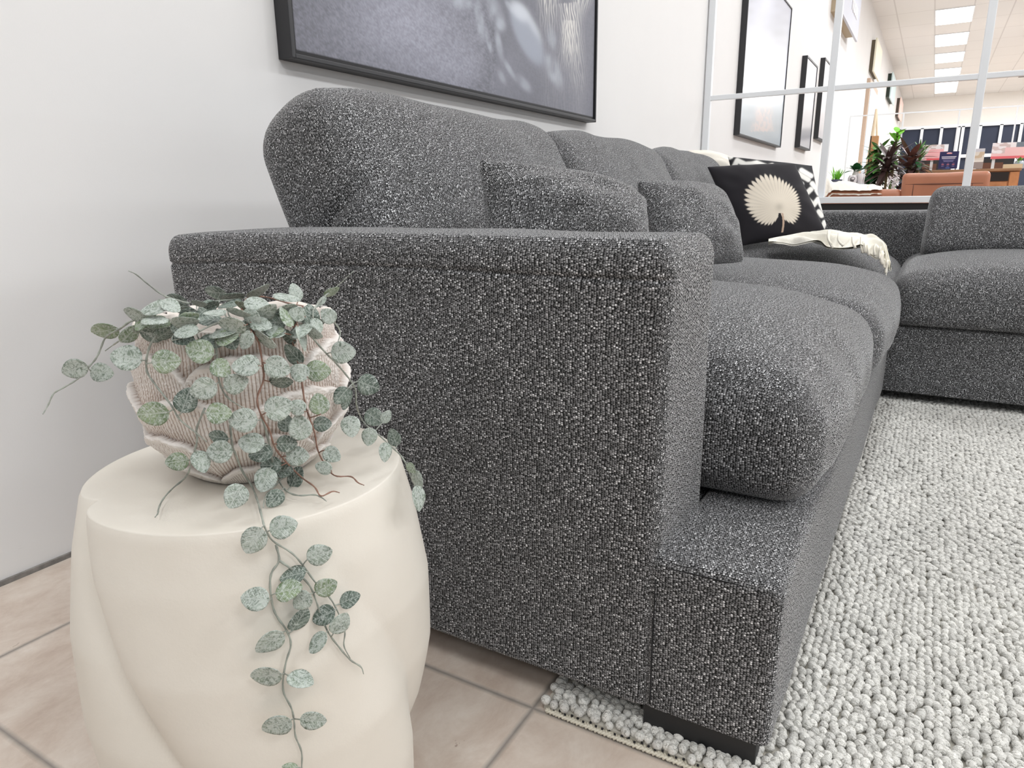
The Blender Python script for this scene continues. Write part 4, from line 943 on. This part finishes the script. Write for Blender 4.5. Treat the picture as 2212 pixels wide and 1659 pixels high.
def sale2(u, v):
    c = rep((238, 232, 234), u); n_ = vnoise(np.stack([u * 9, v * 7, u * 0 + 4], 1)); c[n_ > .2] = s2l((210, 192, 190)); pk = (u > .35) & (v > .3) | (v > .66); c[pk] = s2l((240, 196, 196))
    c[(v > .84)] = s2l((230, 110, 118)); c[(u > .62) & (v < .3)] = s2l((120, 130, 140)); return c
sign_px('sale_sign', 'pink and white printed sign at the right edge of the photo', 2145, 309, 2222, 341, XS + .30, sale2, 'pole', pole=.15)
def navy(u, v):
    c = rep((44, 44, 88), u)
    for (a, b, w, cc) in [(.12, .38, .62, (240, 160, 160)), (.31, .12, .88, (226, 222, 236)), (.40, .14, .84, (216, 212, 230)), (.49, .2, .8, (150, 146, 186)), (.56, .24, .76, (130, 126, 170)), (.94, .4, .6, (90, 120, 190))]:
        m = (np.abs(v - a) < .018) & (u > b) & (u < w); c[m] = s2l(cc)
    m = ((u - .5) ** 2 / .02 + (v - .10) ** 2 / .002 < 1) & (v < .12); c[m] = s2l((236, 180, 184))
    for x_ in (.22, .5, .78): c[(np.abs(u - x_) < .07) & (np.abs(v - .76) < .02)] = s2l((206, 120, 130)); c[(np.abs(u - x_) < .05) & (np.abs(v - .68) < .012)] = s2l((160, 110, 140)); c[(np.abs(u - x_) < .07) & (np.abs(v - .86) < .01)] = s2l((150, 140, 180))
    return c
sign_px('information_sign', 'small dark blue information sign with pale lines of print', 2031, 328, 2067, 364, XS + .12, navy)
def photo(u, v):
    c = rep((226, 218, 206), u); c[v < .16] = s2l((206, 206, 212)); n_ = vnoise(np.stack([u * 5, v * 5, u * 0 + 2], 1)); c[(n_ > .25) & (v > .16)] = s2l((206, 186, 160)); c[v > .66] = s2l((158, 146, 142)); c[np.abs(v - .62) < .03] = s2l((236, 232, 226)); return c
sign_px('photo_display', 'clear stand holding a beige printed photo card on the oak sideboard', 2089, 322, 2122, 364, XS + .10, photo, cat='display')
def brown_case(label, px0, py0, px1, py1, X):
    a, b = on(px0, py0, 0, X), on(px1, py1, 0, X); t_ = thing('dark_cabinet', label, 'cabinet', (X, (a[1] + b[1]) / 2, 0))
    box('carcass', (X, b[1], 0), (X + .4, a[1], a[2]), plain('black_carcass', (0.012, 0.011, 0.011, 1), .5), t_)
    w = (a[1] - b[1]); box('door', (X - .01, b[1] + w * .3, .1), (X, a[1] - w * .04, a[2] - .06), plain('walnut_panel', rgba(92, 56, 38), .4), t_)
brown_case('dark cabinet with walnut door below the pink sign near the palm', 1992, 346, 2034, 380, 13.0)
brown_case('dark cabinet with walnut door behind the right of the sideboard', 2121, 343, 2183, 380, 13.0)

# ------------------------------------------------------------------ brown leather sofa beyond the divider
LEA = plain('tan_leather', rgba(176, 116, 88), .42, noise=.06, nscale=8, bump=.15, bscale=40); LSE = plain('leather_seam', rgba(96, 58, 44), .6)
XL = 6.55; ya, yb_ = on(1947, 400, 0, XL)[1], on(2137, 400, 0, XL)[1]; yc = on(1776, 418, 0, XL)[1]; zb = on(2040, 372, 0, XL)[2]; zl = on(1880, 409.5, 0, XL)[2]
ls = thing('leather_sofa', 'tan brown leather sofa seen from behind beyond the white divider', 'sofa', (XL + .4, (ya + yb_) / 2, 0))
rbox('backrest', (XL, yb_, .60), (XL + .24, ya, zb), .035, LEA, ls, n=(4, 16, 8), deform=lambda V: lump(V, .006, 5))
rbox('base', (XL + .02, yb_ + .02, .06), (XL + .95, yc, .60), .03, LEA, ls, n=(8, 16, 6))
rbox('side_arm', (XL, ya - .01, .50), (XL + .9, yc, zl), .05, LEA, ls, n=(6, 12, 4), deform=lambda V: lump(V, .006, 6))
zs = on(2040, 397, 0, XL)[2]
tubes('seam_line', [(np.array([(XL - .001, y, zs) for y in np.linspace(yb_ + .04, ya - .03, 8)]), .004)] , LSE, ls, n=6)
for px_ in (1972, 2098):
    y = on(px_, 410, 0, XL)[1]; tubes('seam_line', [(np.array([(XL - .001, y, z) for z in np.linspace(.62, zs, 6)]), .004)], LSE, ls, n=6)
for fx in (XL + .08, XL + .85):
    for fy in (yb_ + .08, yc - .08): tubes('foot', [(np.array([(fx, fy, 0.0), (fx, fy, .07)]), .02)], BLACK_WOOD, ls, n=10)
r1 = lambda x, y: (1780 + x / 9.218, 250 + y / 9.218)
def hide():
    top = smooth_path([(*r1(-60, 1195), 0), (*r1(40, 1205), 0), (*r1(120, 1245), 0), (*r1(180, 1330), 0), (*r1(360, 1300), 0), (*r1(560, 1328), 0), (*r1(700, 1375), 0), (*r1(850, 1408), 0), (*r1(940, 1388), 0), (*r1(1150, 1468), 0)], 8)
    botm = smooth_path([(*r1(-60, 1610), 0), (*r1(40, 1600), 0), (*r1(110, 1520), 0), (*r1(200, 1485), 0), (*r1(360, 1490), 0), (*r1(560, 1492), 0), (*r1(700, 1490), 0), (*r1(850, 1486), 0), (*r1(940, 1480), 0), (*r1(1150, 1474), 0)], 8)
    k = len(top); m = 16; V = np.zeros((k, m, 3))
    for i in range(k):
        A_ = at3(top[i][0], top[i][1], XL + .28); B_ = at3(botm[i][0], botm[i][1], XL - .02)
        for j in range(m):
            s = j / (m - 1); V[i, j] = A_ * (1 - s) + B_ * s + np.array([0, 0, .05 * math.sin(math.pi * s)]) * .5
    V += .006 * vnoise(V * 60)[..., None]
    V = V.reshape(-1, 3); f = grid_faces(k, m); V2 = V.copy(); V2[:, 2] -= .035
    return tag(mesh_np('sheepskin', np.concatenate([V, V2]), np.concatenate([f, f[:, ::-1] + len(V)]), FLUFF), 'cream sheepskin draped over the low end of the tan leather sofa', 'sheepskin')
hide()
# console table behind it with vases and plants
XC = 7.75; zc = on(1850, 398, 0, XC + .1)[2]; y0c, y1c = on(1870, 398, 0, XC)[1], on(1780, 398, 0, XC)[1]
ct = thing('console_table', 'white console table behind the leather sofa holding vases and small plants', 'table', (XC + .2, (y0c + y1c) / 2, 0))
box('top', (XC, y0c, zc - .03), (XC + .4, y1c + .05, zc), WHITE_METAL, ct, bevel=.003)
for yy in (y0c + .03, y1c): 
    for xx in (XC + .03, XC + .37): box('leg', (xx - .015, yy - .015, 0), (xx + .015, yy + .015, zc - .03), WHITE_METAL, ct)
def blade(base, d, L, w, droop, n=7):
    d = np.array(d, float); d /= np.linalg.norm(d); s = np.cross(d, [0, 0, 1]); s = s / (np.linalg.norm(s) + 1e-9); P = []
    for i in range(n):
        t = i / (n - 1); c = base + d * L * t + np.array([0, 0, -droop * L * t * t]); ww = w * math.sin(math.pi * min(.98, .12 + .88 * t)) ** .8
        P += [c - s * ww, c + np.array([0, 0, -.15 * ww]), c + s * ww]
    return np.array(P), np.concatenate([[(3 * i, 3 * i + 3, 3 * i + 4, 3 * i + 1), (3 * i + 1, 3 * i + 4, 3 * i + 5, 3 * i + 2)] for i in range(n - 1)])
def foliage(parent, mat, base, count, L, w, up, seed, droop=.4, spread=1.0, jitter=.02, name='leaf'):
    r_ = np.random.default_rng(seed)
    for q in range(count):
        a = q * 2.399 + r_.uniform(-.3, .3); e = r_.uniform(*up); d = (math.cos(a) * math.cos(e) * spread, math.sin(a) * math.cos(e) * spread, math.sin(e))
        b = np.array(base) + r_.uniform(-1, 1, 3) * jitter
        V, F = blade(b, d, L * r_.uniform(.7, 1.1), w * r_.uniform(.8, 1.15), droop * r_.uniform(.6, 1.2)); mesh_np(name, V, F, mat, parent)
GRASS = plain('bright_green_blades', rgba(122, 200, 50), .6, noise=.2, nscale=30); DGRN = plain('deep_green_leaf', rgba(26, 82, 40), .5, noise=.3, nscale=20); MGRN = plain('mid_green_leaf', rgba(78, 128, 56), .5, noise=.3, nscale=12)
MAR = plain('dark_maroon_leaf', rgba(62, 44, 42), .45, noise=.35, nscale=14); MAR2 = plain('reddish_brown_leaf', rgba(112, 74, 64), .45, noise=.25, nscale=14)
gp = on(1807, 391, 0, XC + .15); gp[2] = zc
g = thing('grass_plant', 'small pot of bright green artificial grass on the console table', 'plant', tuple(gp))
V, F = lathe_np([(.0, 0), (.045, 0), (.055, .05), (.048, .05), (.0, .045)], 20, gp); mesh_np('pot', V, F, plain('dark_small_pot', rgba(70, 74, 90), .5), g)
foliage(g, GRASS, gp + np.array([0, 0, .04]), 46, .125, .006, (.75, 1.5), 5, droop=.15, jitter=.03, name='grass_blade')
dp = on(1846, 397, 0, XC + .2); dp[2] = zc
g = thing('leafy_plant', 'dark green broad leaved plant in a pale vase on the console table', 'plant', tuple(dp))
V, F = lathe_np([(.0, 0), (.03, 0), (.045, .04), (.03, .10), (.02, .13), (.026, .14), (.02, .135), (.0, .12)], 20, dp); mesh_np('vase', V, F, plain('pale_vase', rgba(212, 206, 200), .5), g)
foliage(g, DGRN, dp + np.array([0, 0, .13]), 13, .14, .034, (.1, 1.3), 11, droop=.35, jitter=.01)
for (pxx, rr, hh, lab) in ((1841, .045, .085, 'round grey vase with dark line drawing on the console table'), (1858, .034, .10, 'straight pale grey cylinder vase next to the big plants')):
    b = on(pxx, 398, 0, XC + .08); b[2] = zc
    V, F = lathe_np([(.0, 0), (rr * .8, 0), (rr, hh * .3), (rr, hh * .7), (rr * .75, hh), (rr * .6, hh), (rr * .6, hh * .8), (0, hh * .7)] if rr > .04 else [(0, 0), (rr, 0), (rr, hh), (rr * .85, hh), (rr * .85, hh * .3), (0, hh * .28)], 24, b)
    t = NT('striped_vase'); tc = t.n('ShaderNodeTexCoord'); wv = t.n('ShaderNodeTexWave', i_Scale=14.0, i_Distortion=3.0); t.l(tc.outputs['Object'], wv.inputs['Vector']); t.col(t.ramp(wv.outputs[1], [(.04, rgba(90, 88, 90)), (.1, rgba(212, 208, 208))]))
    tag(mesh_np('vase', V, F, t.m), lab, 'vase')
# tall plants standing on the floor
XT = 9.0
pb = on(1893, 405, 0, XT); 
pt = thing('display_column', 'tan timber display column among the tall plants', 'column', (XT - .2, on(1893, 400, 0, XT - .2)[1], 0))
XT2 = XT + .14
ca, cbb = on(1880, 300, 0, XT2), on(1898, 293, 0, XT2)
box('shaft', (XT2, cbb[1], 0), (XT2 + .12, ca[1], cbb[2]), plain('tan_timber', rgba(206, 150, 104), .6, noise=.15, nscale=6), pt)
box('groove', (XT2 - .004, ca[1] - .012, 0), (XT2 + .001, ca[1], cbb[2]), plain('dark_groove', rgba(60, 44, 36), .7), pt)
def big_plant(name, label, px_, py_top, X, spec, pot_r=.13, pot_h=.3):
    b = on(px_, 405, 0, X); b[2] = 0; ztop = on(px_, py_top, 0, X)[2]
    g = thing(name, label, 'plant', tuple(b)); V, F = lathe_np([(0, 0), (pot_r * .8, 0), (pot_r, pot_h), (pot_r * .9, pot_h), (pot_r * .85, pot_h * .85), (0, pot_h * .82)], 24, b)
    mesh_np('pot', V, F, plain('grey_planter', rgba(90, 88, 86), .7), g)
    for k, (mat, count, L, w, up, h0, h1, sd) in enumerate(spec):
        for q in range(count):
            pass
        r_ = np.random.default_rng(sd); 
        tubes('stem', [(np.array([b + np.array([0, 0, pot_h * .8]), b + np.array([.01 * k, .012 * k, (pot_h + h1) / 2]), b + np.array([.0, .02 * k, h1])]), .012)], plain('plant_stem', rgba(92, 78, 52), .8), g, n=6)
        for q in range(count):
            h = h0 + (h1 - h0) * q / max(1, count - 1); a = q * 2.399; e = r_.uniform(*up)
            V, F = blade(b + np.array([0, .02 * k, h]), (math.cos(a) * math.cos(e), math.sin(a) * math.cos(e), math.sin(e)), L * r_.uniform(.75, 1.1), w * r_.uniform(.8, 1.1), r_.uniform(.1, .5)); mesh_np('leaf', V, F, mat, g)
    return g
big_plant('bushy_plant', 'tall bushy green leafy plant in front of the tan timber column', 1888, 290, XT, [(MGRN, 60, .20, .032, (-.4, .9), .90, 1.22, 2), (DGRN, 80, .20, .036, (-.6, .7), .60, .98, 3)])
big_plant('cordyline_plant', 'plant with a starburst of long dark maroon leaves', 1912, 300, XT - .58, [(MAR, 56, .32, .024, (-.5, 1.2), .93, 1.08, 7)])
big_plant('red_leaf_plant', 'reddish brown leaved plant beside the leather sofa back', 1962, 310, XT - .1, [(MAR, 60, .26, .034, (-.4, 1.1), .74, 1.10, 9), (MAR2, 16, .28, .035, (.5, 1.2), .98, 1.12, 12)])
big_plant('fern_plant', 'bright green plant top rising behind the maroon leaves', 1924, 284, XT + .55, [(GRASS, 9, .14, .035, (.1, 1.1), 1.32, 1.42, 21), (MGRN, 34, .15, .028, (-.2, 1.1), .98, 1.30, 22)], .1)
big_plant('feathery_plant', 'green feathery plant rising behind the reddish brown leaves', 1977, 305, XT + .6, [(MGRN, 30, .22, .014, (.3, 1.3), 1.05, 1.22, 32), (DGRN, 26, .22, .03, (-.4, .9), .8, 1.1, 33)], .1)
fb = on(1932, 402, 0, XC + .3); fb[2] = 0
fl = thing('orchid', 'white flowering orchid next to the leather sofa back', 'plant', tuple(fb))
V, F = lathe_np([(0, 0), (.09, 0), (.11, .55), (.10, .55), (.09, .45), (0, .44)], 20, fb); mesh_np('pot', V, F, plain('grey_tall_planter', rgba(120, 118, 116), .7), fl)
WH = plain('white_petal', rgba(240, 236, 238), .7); zf = on(1932, 402, 0, XC + .3)[2]
for q in range(11):
    r_ = np.random.default_rng(100 + q); tgt = on(1918 + 20 * r_.random(), 380 + 24 * r_.random(), 0, XC + .3 + .1 * r_.random())
    tubes('stem', [(smooth_path([fb + np.array([0, 0, .46]), (fb + tgt) / 2 + np.array([0, 0, .25]), tgt], 4), .003)], MGRN, fl, n=5)
    fs = [blade(tgt, (-.4, math.cos(a), math.sin(a)), .034, .014, .1, 5) for a in np.linspace(0, 2 * np.pi, 6)[:-1]]; V, F = join_np(fs); mesh_np('flower', V, F, WH, fl)
# easel near the wall
ea = on(1893, 236, 1, 1.0); 
es = thing('easel', 'tall light wooden easel standing near the white wall at the back', 'easel', (ea[0], 1.0, 0)); LW = plain('light_easel_wood', rgba(214, 194, 166), .6)
for dx, dy in ((-.0, -.28), (.05, .12), (-.55, -.05)):
    tubes('leg', [(np.array([(ea[0], 1.0, ea[2]), (ea[0] + dx, 1.0 + dy, 0.0)]), .017)], LW, es, n=8)
box('ledge', (ea[0] - .08, .8, 1.0), (ea[0] - .02, 1.16, 1.05), LW, es)
# small plant and box at the right on the sideboard
sp = on(2201, 357, 0, XS + .19); sp[2] = zt_
g = thing('small_plant', 'little green plant in a glass vase at the right end of the sideboard', 'plant', tuple(sp))
V, F = lathe_np([(0, 0), (.05, 0), (.055, .05), (.035, .085), (.03, .085), (.045, .05), (0, .01)], 20, sp); mesh_np('vase', V, F, plain('grey_glass', rgba(160, 170, 176), .2), g)
foliage(g, plain('fresh_green', rgba(112, 160, 60), .6, noise=.25), sp + np.array([0, 0, .07]), 18, .10, .012, (.3, 1.4), 55, droop=.5, jitter=.01)
bx = on(2187, 363, 0, XS + .04)
tag(box('storage_box', (XS + .02, bx[1] - .09, zt_ + .001), (XS + .1, bx[1] + .09, zt_ + .045), plain('pale_timber_box', rgba(214, 192, 158), .6)), 'low pale timber box on the sideboard in front of the little plant', 'box')
XO = 8.2; a_ = on(2148, 408.5, 0, XO)
ot = thing('leather_armchair', 'tan leather armchair top just showing above the dark back cushion', 'armchair', (XO + .3, a_[1] - .5, 0))
rbox('backrest', (XO, a_[1] - 1.0, .40), (XO + .2, a_[1], a_[2]), .04, LEA, ot, n=(3, 8, 4)); rbox('seat', (XO + .18, a_[1] - 1.0, .08), (XO + .9, a_[1], .42), .04, LEA, ot, n=(4, 8, 4))
for fx in (XO + .06, XO + .84):
    for fy in (a_[1] - .94, a_[1] - .06): tubes('foot', [(np.array([(fx, fy, 0.0), (fx, fy, .10)]), .02)], BLACK_WOOD, ot, n=8)
